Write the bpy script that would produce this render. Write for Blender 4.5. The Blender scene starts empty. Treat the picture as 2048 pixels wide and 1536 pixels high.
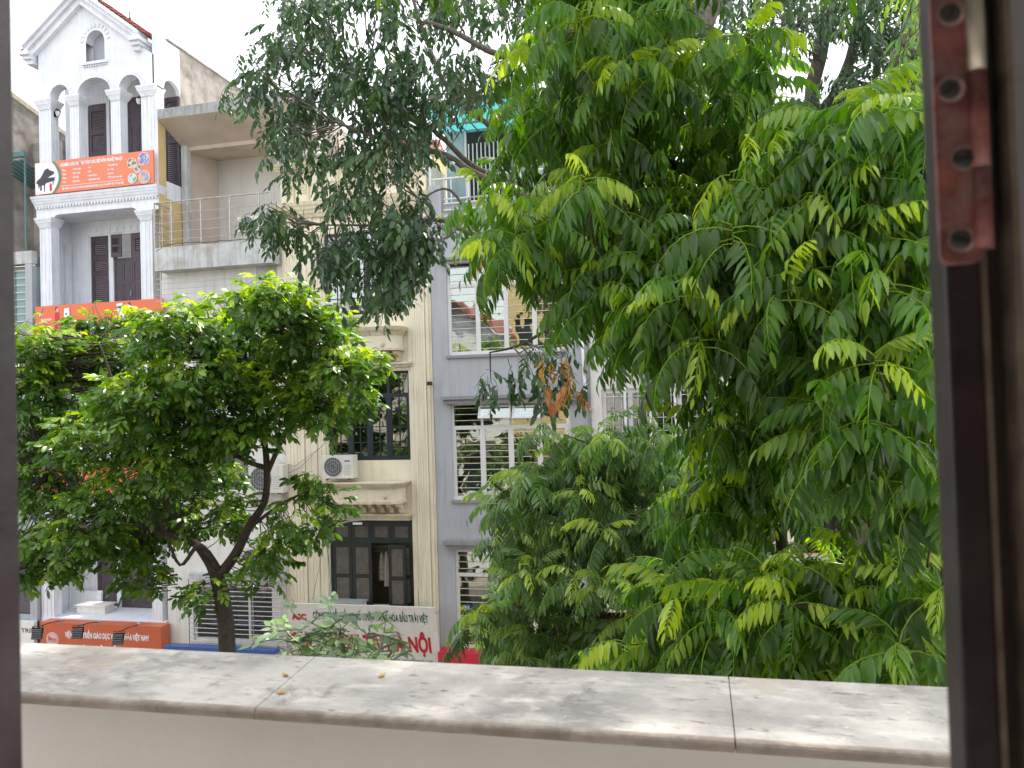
import bpy, math, random
import numpy as np
from mathutils import Vector, Matrix
R_ = random.Random(7)
NR = np.random.RandomState(11)
rad = math.radians
sc = bpy.context.scene
col = sc.collection

# ---------------------------------------------------------------- camera
EYE = Vector((0, 0, 9.2))
FPX = 1540.0
_y, _p, _r = rad(12.752), rad(1.269), rad(-1.689)
fw = Vector((-math.sin(_y)*math.cos(_p), math.cos(_y)*math.cos(_p), math.sin(_p)))
rt0 = Vector((math.cos(_y), math.sin(_y), 0))
up0 = rt0.cross(fw)
rt = math.cos(_r)*rt0 + math.sin(_r)*up0
up = -math.sin(_r)*rt0 + math.cos(_r)*up0
cd = bpy.data.cameras.new('camera')
cam = bpy.data.objects.new('camera', cd)
col.objects.link(cam)
m = Matrix.Identity(4)
for i in range(3):
    m[i][0] = rt[i]; m[i][1] = up[i]; m[i][2] = -fw[i]; m[i][3] = EYE[i]
cam.matrix_world = m
cd.sensor_width = 36
cd.lens = 36*FPX/2048
cd.clip_start = 0.02
cd.clip_end = 3000
cd.dof.use_dof = True
cd.dof.focus_distance = 13
cd.dof.aperture_fstop = 8.5
sc.camera = cam

# ---------------------------------------------------------------- light
SUN_AZ, SUN_EL = rad(14), rad(57)       # azimuth clockwise from +Y
w = bpy.data.worlds.new("World"); sc.world = w; w.use_nodes = True
nt = w.node_tree; bg = nt.nodes['Background']
sky = nt.nodes.new('ShaderNodeTexSky'); sky.sky_type = 'NISHITA'; sky.sun_disc = False
sky.sun_elevation = SUN_EL; sky.sun_rotation = SUN_AZ
sky.dust_density = 4; sky.air_density = 1.2
mx = nt.nodes.new('ShaderNodeMix'); mx.data_type = 'RGBA'; mx.inputs[0].default_value = 0.6
mx.inputs[7].default_value = (14, 14.2, 14.6, 1)
nt.links.new(sky.outputs[0], mx.inputs[6]); nt.links.new(mx.outputs[2], bg.inputs[0])
bg.inputs[1].default_value = 0.11
sl = bpy.data.lights.new('sun', 'SUN'); sl.energy = 3.0; sl.angle = rad(1.2); sl.color = (1, .95, .86)
so = bpy.data.objects.new('sun', sl); col.objects.link(so)
sd = Vector((math.sin(SUN_AZ)*math.cos(SUN_EL), math.cos(SUN_AZ)*math.cos(SUN_EL), math.sin(SUN_EL)))
so.rotation_euler = sd.to_track_quat('Z', 'Y').to_euler()
so.location = sd*60
sc.view_settings.view_transform = 'Standard'
sc.view_settings.look = 'None'
sc.view_settings.exposure = 0.95
sc.view_settings.gamma = 1
sc.view_settings.use_curve_mapping = False
sc.render.engine = 'CYCLES'

# ---------------------------------------------------------------- helpers
def at(px, py, Y):
    d = fw*FPX + rt*(px-1024) + up*(768-py)
    return EYE + d*((Y-EYE.y)/d.y)
def project(P):
    d = P - np.array(EYE)
    z = d@np.array(fw)
    return 1024+FPX*(d@np.array(rt))/z, 768-FPX*(d@np.array(up))/z, z
def RC(px0, py0, px1, py1, Y):
    mx_, my_ = (px0+px1)/2, (py0+py1)/2
    return at(px0, my_, Y).x, at(px1, my_, Y).x, at(mx_, py1, Y).z, at(mx_, py0, Y).z

def tag(o, label=None, cat=None, group=None, kind=None):
    if label: o['label'] = label
    if cat: o['category'] = cat
    if group: o['group'] = group
    if kind: o['kind'] = kind
    return o
def empty(name, loc, label, cat, group=None):
    o = bpy.data.objects.new(name, None); o.empty_display_size = .2
    o.location = loc; col.objects.link(o)
    return tag(o, label, cat, group)

class MB:
    def __init__(s): s.v = []; s.f = []; s.sm = False
    def quad(s, a, b, c, d):
        n = len(s.v); s.v += [tuple(a), tuple(b), tuple(c), tuple(d)]; s.f.append((n, n+1, n+2, n+3)); return s
    def box(s, x0, x1, y0, y1, z0, z1):
        n = len(s.v)
        s.v += [(x, y, z) for x in (x0, x1) for y in (y0, y1) for z in (z0, z1)]
        s.f += [(n, n+1, n+3, n+2), (n+4, n+6, n+7, n+5), (n, n+4, n+5, n+1), (n+2, n+3, n+7, n+6), (n, n+2, n+6, n+4), (n+1, n+5, n+7, n+3)]
        return s
    def obox(s, c, ax, ay, az):
        n = len(s.v); c = Vector(c)
        for i in (-1, 1):
            for j in (-1, 1):
                for k in (-1, 1):
                    s.v.append(tuple(c+Vector(ax)*i+Vector(ay)*j+Vector(az)*k))
        s.f += [(n, n+1, n+3, n+2), (n+4, n+6, n+7, n+5), (n, n+4, n+5, n+1), (n+2, n+3, n+7, n+6), (n, n+2, n+6, n+4), (n+1, n+5, n+7, n+3)]
        return s
    def flare(s, x0, x1, y0, y1, z0, z1, e0, e1, back=True):
        """box whose bottom is grown by e0 and top by e1"""
        n = len(s.v)
        for (z, e) in ((z0, e0), (z1, e1)):
            yb = y1+(e if back else 0)
            s.v += [(x0-e, y0-e, z), (x1+e, y0-e, z), (x1+e, yb, z), (x0-e, yb, z)]
        s.f += [(n+3, n+2, n+1, n), (n+4, n+5, n+6, n+7)]
        for i in range(4):
            j = (i+1) % 4; s.f.append((n+i, n+j, n+4+j, n+4+i))
        return s
    def prism(s, pts, y0, y1):
        """polygon in xz extruded along y"""
        n = len(s.v); k = len(pts)
        s.v += [(p[0], y0, p[1]) for p in pts]+[(p[0], y1, p[1]) for p in pts]
        s.f.append(tuple(range(n, n+k))); s.f.append(tuple(range(n+2*k-1, n+k-1, -1)))
        for i in range(k):
            j = (i+1) % k; s.f.append((n+i, n+k+i, n+k+j, n+j))
        return s
    def prismx(s, pts, x0, x1):
        """polygon in yz extruded along x"""
        n = len(s.v); k = len(pts)
        s.v += [(x0, p[0], p[1]) for p in pts]+[(x1, p[0], p[1]) for p in pts]
        s.f.append(tuple(range(n, n+k))); s.f.append(tuple(range(n+2*k-1, n+k-1, -1)))
        for i in range(k):
            j = (i+1) % k; s.f.append((n+i, n+k+i, n+k+j, n+j))
        return s
    def strip(s, xa, xb, n_, flo, fhi, y0, y1):
        """wall between two curves, along x"""
        b = len(s.v)
        for i in range(n_+1):
            x = xa+(xb-xa)*i/n_
            for y in (y0, y1):
                s.v += [(x, y, flo(x)), (x, y, fhi(x))]
        for i in range(n_):
            a = b+i*4; c = a+4
            s.f += [(a, c, c+1, a+1), (a+2, a+3, c+3, c+2), (a, a+2, c+2, c), (a+1, c+1, c+3, a+3)]
        return s
    def tube(s, pts, rs, n_=8, cap=True):
        pts = [Vector(p) for p in pts]
        if not hasattr(rs, '__len__'): rs = [rs]*len(pts)
        b = len(s.v); u = None
        for i, p in enumerate(pts):
            t = (pts[min(i+1, len(pts)-1)]-pts[max(i-1, 0)]).normalized()
            if u is None:
                u = t.cross(Vector((0, 0, 1)) if abs(t.z) < .9 else Vector((1, 0, 0))).normalized()
            u = (u-t*u.dot(t)).normalized(); v = t.cross(u)
            for k in range(n_):
                a = 2*math.pi*k/n_
                s.v.append(tuple(p+(u*math.cos(a)+v*math.sin(a))*rs[i]))
        for i in range(len(pts)-1):
            for k in range(n_):
                k2 = (k+1) % n_
                s.f.append((b+i*n_+k, b+i*n_+k2, b+(i+1)*n_+k2, b+(i+1)*n_+k))
        if cap:
            s.f.append(tuple(b+k for k in range(n_-1, -1, -1))); s.f.append(tuple(b+(len(pts)-1)*n_+k for k in range(n_)))
        return s
    def lathe(s, c, prof, n_=16, axis='z'):
        b = len(s.v)
        for (r, h) in prof:
            for k in range(n_):
                a = 2*math.pi*k/n_
                if axis == 'z': s.v.append((c[0]+r*math.cos(a), c[1]+r*math.sin(a), c[2]+h))
                else: s.v.append((c[0]+r*math.cos(a), c[1]+h, c[2]+r*math.sin(a)))
        for i in range(len(prof)-1):
            for k in range(n_):
                k2 = (k+1) % n_
                s.f.append((b+i*n_+k, b+i*n_+k2, b+(i+1)*n_+k2, b+(i+1)*n_+k))
        s.f.append(tuple(b+k for k in range(n_-1, -1, -1))); s.f.append(tuple(b+(len(prof)-1)*n_+k for k in range(n_)))
        return s
    def mesh(s, name, mat, smooth=False):
        me = bpy.data.meshes.new(name); me.from_pydata(s.v, [], s.f); me.update()
        me.materials.append(mat)
        import bmesh
        bm = bmesh.new(); bm.from_mesh(me); bmesh.ops.recalc_face_normals(bm, faces=bm.faces); bm.to_mesh(me); bm.free()
        if smooth: me.shade_smooth()
        return me
    def build(s, name, mat, parent=None, smooth=False):
        me = s.mesh(name, mat, smooth)
        o = bpy.data.objects.new(name, me); col.objects.link(o)
        if parent is not None: put(o, parent)
        return o
def put(o, parent):
    o.parent = parent
    o.matrix_parent_inverse = wm(parent).inverted()
def wm(o):
    M = Matrix.LocRotScale(o.location, o.rotation_euler, o.scale)
    if o.parent: return wm(o.parent) @ o.matrix_parent_inverse @ M
    return M
def box(name, mat, parent, *a): return MB().box(*a).build(name, mat, parent)

def wall_grid(x0, x1, z0, z1, holes, y0, y1):
    """wall slab with rectangular openings (reveals included)"""
    xs = sorted({x0, x1, *[min(max(h[i], x0), x1) for h in holes for i in (0, 1)]})
    zs = sorted({z0, z1, *[min(max(h[i], z0), z1) for h in holes for i in (2, 3)]})
    S = {}
    for i in range(len(xs)-1):
        for j in range(len(zs)-1):
            cx, cz = (xs[i]+xs[i+1])/2, (zs[j]+zs[j+1])/2
            S[i, j] = not any(h[0] < cx < h[1] and h[2] < cz < h[3] for h in holes)
    b = MB()
    for (i, j), s in S.items():
        if not s: continue
        a, c, d, e = xs[i], xs[i+1], zs[j], zs[j+1]
        b.quad((a, y0, d), (c, y0, d), (c, y0, e), (a, y0, e)); b.quad((a, y1, d), (a, y1, e), (c, y1, e), (c, y1, d))
        if not S.get((i-1, j)): b.quad((a, y0, d), (a, y0, e), (a, y1, e), (a, y1, d))
        if not S.get((i+1, j)): b.quad((c, y0, d), (c, y1, d), (c, y1, e), (c, y0, e))
        if not S.get((i, j-1)): b.quad((a, y0, d), (a, y1, d), (c, y1, d), (c, y0, d))
        if not S.get((i, j+1)): b.quad((a, y0, e), (c, y0, e), (c, y1, e), (a, y1, e))
    return b

# ---------------------------------------------------------------- materials
def mat(name, color=(.5, .5, .5), rough=.6, metal=0, var=0.0, scale=3., dirt=0.0, dirtc=(.12, .1, .08), streak=0.0, bump=0.0, bscale=60., spec=.5, coat=0):
    M = bpy.data.materials.new(name); M.use_nodes = True
    n = M.node_tree.nodes; L = M.node_tree.links; b = n['Principled BSDF']
    b.inputs['Roughness'].default_value = rough; b.inputs['Metallic'].default_value = metal
    b.inputs['Specular IOR Level'].default_value = spec
    if coat: b.inputs['Coat Weight'].default_value = coat
    c = (*color, 1)
    if not (var or dirt or streak or bump):
        b.inputs['Base Color'].default_value = c; return M
    g = n.new('ShaderNodeNewGeometry')
    def noise(sc_, detail=5, vec=None, ro=.55):
        t = n.new('ShaderNodeTexNoise'); t.inputs['Scale'].default_value = sc_; t.inputs['Detail'].default_value = detail; t.inputs['Roughness'].default_value = ro
        L.new(vec or g.outputs['Position'], t.inputs['Vector']); return t.outputs['Fac']
    def ramp(f, lo, hi):
        r = n.new('ShaderNodeMapRange'); r.inputs[1].default_value = lo; r.inputs[2].default_value = hi; L.new(f, r.inputs[0]); return r.outputs[0]
    def mixc(f, a, bb):
        q = n.new('ShaderNodeMix'); q.data_type = 'RGBA'
        for i, x in ((6, a), (7, bb)):
            if isinstance(x, tuple): q.inputs[i].default_value = x
            else: L.new(x, q.inputs[i])
        if isinstance(f, float): q.inputs[0].default_value = f
        else: L.new(f, q.inputs[0])
        return q.outputs[2]
    def mul(f, k):
        q = n.new('ShaderNodeMath'); q.operation = 'MULTIPLY'; L.new(f, q.inputs[0])
        if isinstance(k, (int, float)): q.inputs[1].default_value = k
        else: L.new(k, q.inputs[1])
        return q.outputs[0]
    cur = c
    if var:
        dk = tuple(x*(1-var) for x in color)+(1,); lt = tuple(min(1, x*(1+var*.6)) for x in color)+(1,)
        cur = mixc(ramp(noise(scale), .3, .7), dk, lt)
    if dirt:
        f = mul(ramp(noise(scale*.6+.7, 8, ro=.65), .48, .68), dirt)
        cur = mixc(f, cur, (*dirtc, 1))
    if streak:
        mp = n.new('ShaderNodeMapping'); mp.inputs['Scale'].default_value = (6, 6, .35); L.new(g.outputs['Position'], mp.inputs[0])
        f = mul(mul(ramp(noise(1.6, 7, mp.outputs[0], .65), .46, .66), ramp(noise(.9), .32, .6)), streak)
        cur = mixc(f, cur, (*dirtc, 1))
    if isinstance(cur, tuple): b.inputs['Base Color'].default_value = cur
    else: L.new(cur, b.inputs['Base Color'])
    if bump:
        bp = n.new('ShaderNodeBump'); bp.inputs['Strength'].default_value = bump; bp.inputs['Distance'].default_value = .01
        L.new(noise(bscale, 4), bp.inputs['Height']); L.new(bp.outputs[0], b.inputs['Normal'])
    return M

M_ = {}
M_['white'] = mat('white paint', (.74, .77, .83), .7, var=.07, streak=.42, dirtc=(.42, .41, .38), bump=.15)
M_['white2'] = mat('offwhite plaster', (.70, .69, .66), .8, var=.07, scale=1.3, streak=.35, dirtc=(.36, .33, .28), bump=.2)
M_['pinkplaster'] = mat('warm plaster', (.62, .52, .45), .85, var=.12, scale=.9, dirt=.25, dirtc=(.42, .36, .3), bump=.2)
M_['cream'] = mat('cream paint', (.75, .69, .55), .75, var=.08, scale=1.2, dirt=.25, dirtc=(.5, .42, .27), streak=.5, bump=.15)
M_['creamstain'] = mat('stained cream moulding', (.69, .62, .46), .75, var=.1, scale=2, dirt=.5, dirtc=(.36, .28, .17), streak=.8, bump=.2)
M_['lav'] = mat('lavender grey paint', (.40, .415, .45), .75, var=.08, scale=.8, streak=.5, dirtc=(.26, .26, .28), bump=.12)
M_['lavd'] = mat('grey lintel paint', (.27, .26, .28), .75, var=.08, streak=.3, bump=.12)
M_['conc'] = mat('weathered concrete', (.36, .37, .37), .9, var=.2, scale=2.5, dirt=.7, dirtc=(.14, .13, .12), streak=.7, bump=.4)
M_['concl'] = mat('pale concrete', (.5, .52, .53), .9, var=.18, scale=2.5, dirt=.55, dirtc=(.27, .22, .16), streak=.8, bump=.3)
M_['concraw'] = mat('raw mildewed plaster', (.40, .37, .33), .95, var=.3, scale=1.8, dirt=.85, dirtc=(.16, .13, .11), bump=.5)
M_['soffit'] = mat('bare soffit plaster', (.56, .47, .39), .9, var=.15, scale=1, dirt=.3, dirtc=(.36, .3, .24), bump=.3)
M_['yellow'] = mat('ochre paint', (.62, .47, .22), .8, var=.12, scale=1.5, dirt=.35, dirtc=(.4, .33, .2), streak=.4, bump=.15)
M_['yellow2'] = mat('apricot paint', (.66, .49, .28), .8, var=.08, streak=.3, bump=.1)
M_['teal'] = mat('dark teal metal', (.06, .15, .15), .5, var=.2, scale=4)
M_['tealw'] = mat('greenish plaster', (.33, .42, .44), .8, var=.1, streak=.3, bump=.12)
M_['tealglass'] = mat('teal glass', (.16, .27, .28), .15, spec=.8)
M_['dkwood'] = mat('purple brown wood', (.075, .055, .07), .45, var=.25, scale=9, bump=.1)
M_['bluewood'] = mat('blue black paint', (.012, .022, .032), .4, var=.25, scale=6)
M_['greenwood'] = mat('dark green paint', (.010, .017, .016), .5, var=.3, scale=6)
M_['slat'] = mat('shutter slats tinted for reflected light', (.115, .10, .082), .7, var=.3, scale=8)  # slat colour lightened to stand in for reflected light
M_['winwhite'] = mat('white window frame', (.66, .66, .67), .4, var=.05, streak=.15)
M_['bar'] = mat('cream bars', (.72, .68, .52), .5)
M_['steel'] = mat('stainless rail', (.42, .39, .37), .35, metal=.6, var=.3, scale=12)
M_['greymetal'] = mat('grey metal', (.45, .46, .48), .4, metal=.3)
M_['black'] = mat('black', (.012, .012, .013), .5)
M_['dark'] = mat('dark interior', (.03, .03, .03), .9)
M_['room'] = mat('interior room paint', (.38, .33, .25), .9)
M_['tile'] = mat('red clay tile', (.34, .11, .085), .7, var=.35, scale=14, bump=.2)
M_['orange'] = mat('orange sign', (.72, .16, .06), .45, var=.05, scale=1)
M_['orange2'] = mat('coral sign', (.72, .20, .10), .45, var=.05, scale=1)
M_['orange3'] = mat('brick orange sign', (.55, .12, .05), .4, var=.06, scale=2, streak=.2)
M_['signwhite'] = mat('sign white', (.78, .79, .82), .5)
M_['signgrey'] = mat('sign pale grey', (.76, .74, .71), .6, var=.05, streak=.3, dirtc=(.35, .33, .3))
M_['pgreen'] = mat('print green', (.06, .22, .14), .5)
M_['pdgreen'] = mat('print dark green', (.02, .12, .08), .5)
M_['pred'] = mat('print red', (.55, .02, .04), .5)
M_['pdark'] = mat('print black', (.03, .03, .035), .5)
M_['pmag'] = mat('print magenta', (.4, .03, .17), .5)
M_['pblue'] = mat('print blue', (.1, .14, .4), .5)
M_['pskin'] = mat('print beige', (.62, .45, .33), .5)
M_['pyel'] = mat('print yellow', (.75, .6, .15), .5)
M_['plgreen'] = mat('print grass', (.2, .4, .16), .5)
M_['redsign'] = mat('red sign', (.55, .02, .05), .5)
M_['bluemetal'] = mat('blue metal roof', (.04, .10, .30), .4, var=.15)
M_['ac'] = mat('beige appliance', (.66, .64, .58), .5, var=.05, streak=.3)
M_['acdark'] = mat('fan grille dark', (.08, .08, .085), .5)
M_['pipe'] = mat('white plastic', (.72, .73, .74), .35)
M_['gpipe'] = mat('grey cable', (.22, .22, .22), .6)
M_['aqua'] = None
M_['asphalt'] = mat('asphalt', (.055, .055, .058), .9, var=.25, scale=5, bump=.4)
M_['paving'] = mat('pavement blocks', (.32, .27, .24), .9, var=.2, scale=4, bump=.3)
M_['ground'] = mat('ground', (.16, .15, .13), .95, var=.2)
M_['line'] = mat('road paint', (.75, .75, .72), .6, var=.1, scale=10)
M_['bark'] = mat('dark bark', (.050, .040, .033), .9, var=.4, scale=14, bump=.6, bscale=40)
M_['barkl'] = mat('grey bark', (.14, .12, .10), .9, var=.35, scale=12, bump=.6, bscale=40)
M_['twig'] = mat('twig bark', (.12, .075, .045), .85, var=.3, scale=20)
M_['gtwig'] = mat('green twig', (.12, .15, .05), .7)
M_['jamb'] = mat('dark varnished wood', (.030, .017, .019), .5, var=.5, scale=22, dirt=.6, dirtc=(.065, .052, .055), bump=.06, bscale=140)
M_['jambe'] = mat('worn wood edge', (.30, .24, .19), .6, var=.4, scale=30, dirt=.5, dirtc=(.08, .05, .04), bump=.2, bscale=120)
M_['hinge'] = mat('red lead hinge', (.34, .12, .11), .55, var=.6, scale=70, dirt=.9, dirtc=(.34, .24, .23), bump=.08, bscale=200)
M_['screw'] = mat('dull screw', (.09, .085, .08), .4, metal=.3, var=.3, scale=60)
M_['knuckle'] = mat('worn hinge barrel', (.62, .57, .47), .4, metal=.5, var=.3, scale=80)
M_['wear'] = mat('bare metal wear', (.60, .42, .40), .5, var=.5, scale=150, dirt=.8, dirtc=(.4, .18, .17))
M_['mauve'] = mat('mauve grey plaster', (.42, .41, .46), .85, var=.08, bump=.2)
M_['roomw'] = mat('room wall paint', (.66, .62, .56), .8, var=.05)
M_['floor'] = mat('floor tile', (.76, .73, .69), .4, var=.1)
M_['parapet'] = mat('cream parapet plaster', (.86, .83, .78), .8, var=.05, scale=2.2, dirt=.12, dirtc=(.5, .44, .36), bump=.12, bscale=40)
M_['cloth1'] = mat('pale cloth', (.5, .47, .42), .9)

def glass_mat(name, refl, tint):
    M = bpy.data.materials.new(name); M.use_nodes = True; n = M.node_tree.nodes; L = M.node_tree.links
    n.remove(n['Principled BSDF']); out = n['Material Output']
    t = n.new('ShaderNodeBsdfTransparent'); t.inputs[0].default_value = (*tint, 1)
    g = n.new('ShaderNodeBsdfGlossy'); g.inputs['Roughness'].default_value = .015; g.inputs[0].default_value = (.95, .97, .95, 1)
    lw = n.new('ShaderNodeLayerWeight'); lw.inputs[0].default_value = .35
    mr = n.new('ShaderNodeMapRange'); mr.inputs[3].default_value = refl; mr.inputs[4].default_value = 1.; L.new(lw.outputs['Fresnel'], mr.inputs[0])
    # slightly wavy float glass
    geo = n.new('ShaderNodeNewGeometry'); ns = n.new('ShaderNodeTexNoise'); ns.inputs['Scale'].default_value = 2.2; ns.inputs['Detail'].default_value = 1
    bp = n.new('ShaderNodeBump'); bp.inputs['Strength'].default_value = .22; bp.inputs['Distance'].default_value = .02
    L.new(geo.outputs['Position'], ns.inputs['Vector']); L.new(ns.outputs['Fac'], bp.inputs['Height']); L.new(bp.outputs[0], g.inputs['Normal'])
    mi = n.new('ShaderNodeMixShader'); L.new(mr.outputs[0], mi.inputs[0]); L.new(t.outputs[0], mi.inputs[1]); L.new(g.outputs[0], mi.inputs[2])
    L.new(mi.outputs[0], out.inputs[0]); return M
M_['glass'] = glass_mat('window glass', .26, (.72, .80, .76))
M_['glassd'] = glass_mat('dark pane glass', .16, (.5, .55, .52))

def sheet_mat(name, c, t=.5):
    M = bpy.data.materials.new(name); M.use_nodes = True; n = M.node_tree.nodes; L = M.node_tree.links
    b = n['Principled BSDF']; b.inputs['Base Color'].default_value = (*c, 1); b.inputs['Roughness'].default_value = .4
    tr = n.new('ShaderNodeBsdfTranslucent'); tr.inputs[0].default_value = (*c, 1)
    mi = n.new('ShaderNodeMixShader'); mi.inputs[0].default_value = t
    L.new(b.outputs[0], mi.inputs[1]); L.new(tr.outputs[0], mi.inputs[2]); L.new(mi.outputs[0], n['Material Output'].inputs[0]); return M
M_['aqua'] = sheet_mat('aqua plastic sheet', (.07, .34, .35), .6)

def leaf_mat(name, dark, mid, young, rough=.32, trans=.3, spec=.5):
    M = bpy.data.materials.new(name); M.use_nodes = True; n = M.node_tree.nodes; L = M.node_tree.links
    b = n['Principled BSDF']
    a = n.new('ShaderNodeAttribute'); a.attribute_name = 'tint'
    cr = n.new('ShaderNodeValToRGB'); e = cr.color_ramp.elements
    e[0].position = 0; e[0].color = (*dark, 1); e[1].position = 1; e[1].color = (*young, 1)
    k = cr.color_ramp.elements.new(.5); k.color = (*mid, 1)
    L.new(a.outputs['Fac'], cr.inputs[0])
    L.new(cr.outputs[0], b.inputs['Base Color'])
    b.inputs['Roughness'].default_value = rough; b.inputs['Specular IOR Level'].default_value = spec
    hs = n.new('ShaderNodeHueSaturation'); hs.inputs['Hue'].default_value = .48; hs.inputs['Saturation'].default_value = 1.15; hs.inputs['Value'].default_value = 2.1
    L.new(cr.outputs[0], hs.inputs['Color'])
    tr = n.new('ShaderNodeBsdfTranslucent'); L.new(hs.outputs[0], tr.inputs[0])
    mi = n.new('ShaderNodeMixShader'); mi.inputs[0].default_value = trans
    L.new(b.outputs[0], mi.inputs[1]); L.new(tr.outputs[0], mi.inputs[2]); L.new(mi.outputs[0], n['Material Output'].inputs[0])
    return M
M_['leafN'] = leaf_mat('pinnate leaf', (.024, .072, .012), (.090, .225, .030), (.44, .60, .06), .29, .38, .6)
M_['leafM'] = leaf_mat('pinnate leaf far', (.030, .078, .024), (.098, .215, .055), (.38, .52, .07), .33, .32, .7)
M_['leafL'] = leaf_mat('oval leaf', (.034, .088, .022), (.095, .210, .030), (.38, .54, .05), .33, .36, .6)  # young colour also paints the sunlit clump tops
M_['leafD'] = leaf_mat('dark drooping leaf', (.022, .058, .022), (.046, .108, .038), (.11, .20, .05), .40, .16)
M_['leafG'] = leaf_mat('grey green leaf', (.10, .16, .09), (.20, .30, .17), (.28, .45, .13), .42, .2)
M_['leafO'] = leaf_mat('orange dying leaf', (.34, .15, .05), (.48, .27, .09), (.55, .40, .12), .5, .3)

# ---------------------------------------------------------------- text
def text(body, x0, x1, zc, h, Y, m, parent, name='lettering', bold=.03, lean=(0, 0, 0), yfun=None):
    """flat print between x0 and x1, cap height h, centred on zc, facing the street"""
    cu = bpy.data.curves.new('t', 'FONT'); cu.body = body; cu.size = 1; cu.offset = bold; cu.resolution_u = 2
    ob = bpy.data.objects.new('t', cu); col.objects.link(ob)
    dg = bpy.context.evaluated_depsgraph_get()
    me = bpy.data.meshes.new_from_object(ob.evaluated_get(dg)); bpy.data.objects.remove(ob); bpy.data.curves.remove(cu)
    n = len(me.vertices); co = np.zeros(n*3); me.vertices.foreach_get('co', co); co = co.reshape(-1, 3)
    mnx, mxx = co[:, 0].min(), co[:, 0].max()
    X = x0+(co[:, 0]-mnx)/(mxx-mnx)*(x1-x0); Z = zc+(co[:, 1]-.36)*h/.73
    out = np.stack([X, np.array([(yfun(z) if yfun else Y) for z in Z]), Z], 1)
    me.vertices.foreach_set('co', out.ravel()); me.update(); me.materials.clear(); me.materials.append(m); me.name = name
    o = bpy.data.objects.new(name, me); col.objects.link(o); put(o, parent); return o

# ================================================================= GROUND
D = 20.0
def struct(name, m, *a): return tag(box(name, m, None, *a), kind='structure')
struct('ground', M_['ground'], -300, 300, -200, 400, -1.2, -.12)
struct('road', M_['asphalt'], -120, 120, 5.2, 15.0, -.116, 0.0)
struct('pavement', M_['paving'], -120, 120, 15.0, 20.3, -.116, .14)
struct('pavement', M_['paving'], -120, 120, 1.9, 5.2, -.116, .14)
for i in range(24):
    struct('road_marking', M_['line'], -60+i*5, -57.6+i*5, 10.03, 10.16, .004, .008)

# ================================================================= generic facade pieces
def window(parent, rc, Y, cols=(1,), transom=None, fwid=.05, fm='winwhite', gm='glass', nx=1, nz=1, mw=.02, bars=0, barm='bar', dep=.06, sub=.0, bfront=False, curtain=False, name='window'):
    x0, x1, z0, z1 = rc
    f = MB(); y0, y1 = Y, Y+dep
    f.box(x0, x1, y0, y1, z0, z0+fwid).box(x0, x1, y0, y1, z1-fwid, z1)
    f.box(x0, x0+fwid, y0+.001, y1-.001, z0+fwid, z1-fwid).box(x1-fwid, x1, y0+.001, y1-.001, z0+fwid, z1-fwid)
    tot = sum(cols); xs = [x0+fwid]; acc = 0
    for c in cols:
        acc += c; xs.append(x0+fwid+(x1-x0-2*fwid)*acc/tot)
    for x in xs[1:-1]: f.box(x-fwid*.5, x+fwid*.5, y0+.002, y1-.002, z0+fwid, z1-fwid)
    rows = [(z0+fwid, z1-fwid)]
    if transom:
        zt = z1-(z1-z0)*transom
        f.box(x0+fwid, x1-fwid, y0+.004, y1-.004, zt-fwid*.5, zt+fwid*.5)
        rows = [(z0+fwid, zt-fwid*.5), (zt+fwid*.5, z1-fwid)]
    panes = []
    for ci in range(len(cols)):
        xa = xs[ci]+(fwid*.5 if ci else 0); xb = xs[ci+1]-(fwid*.5 if ci < len(cols)-1 else 0)
        for ri, (za, zb) in enumerate(rows):
            if sub and ri == 0:
                f.box(xa, xa+sub, y0+.006, y1-.01, za, zb).box(xb-sub, xb, y0+.006, y1-.01, za, zb)
                f.box(xa+sub, xb-sub, y0+.006, y1-.01, za, za+sub).box(xa+sub, xb-sub, y0+.006, y1-.01, zb-sub, zb)
            kx = nx; kz = nz if ri == 0 else 1
            for i in range(1, kx): xm = xa+(xb-xa)*i/kx; f.box(xm-mw/2, xm+mw/2, y0+.012, y1-.015, za, zb)
            for i in range(1, kz): zm = za+(zb-za)*i/kz; f.box(xa, xb, y0+.014, y1-.017, zm-mw/2, zm+mw/2)
            panes.append((xa, xb, za, zb))
    wo = f.build(name, M_[fm], parent)
    for (xa, xb, za, zb) in panes:
        box('pane', M_[gm], wo, xa, xb, y0+dep*.5, y0+dep*.5+.004, za, zb)
    if bars:
        for i in range(bars):
            z = z0+fwid+(z1-z0-2*fwid)*(i+.5)/bars
            yb_ = Y+dep*.5-.022 if bfront else Y+dep+.05; MB().tube([(x0+fwid, yb_, z), (x1-fwid, yb_, z)], .0085, 6).build('bar', M_[barm], wo)
    if curtain:
        b = MB(); n = 36
        for i in range(n):
            xa = x0+(x1-x0)*i/n; xb = x0+(x1-x0)*(i+1)/n
            ya = Y+.3+.03*math.sin(i*1.9); yb = Y+.3+.03*math.sin((i+1)*1.9)
            b.quad((xa, ya, z0), (xb, yb, z0), (xb, yb, z1), (xa, ya, z1))
        b.build('curtain', curtain, wo)
    return wo

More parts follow.
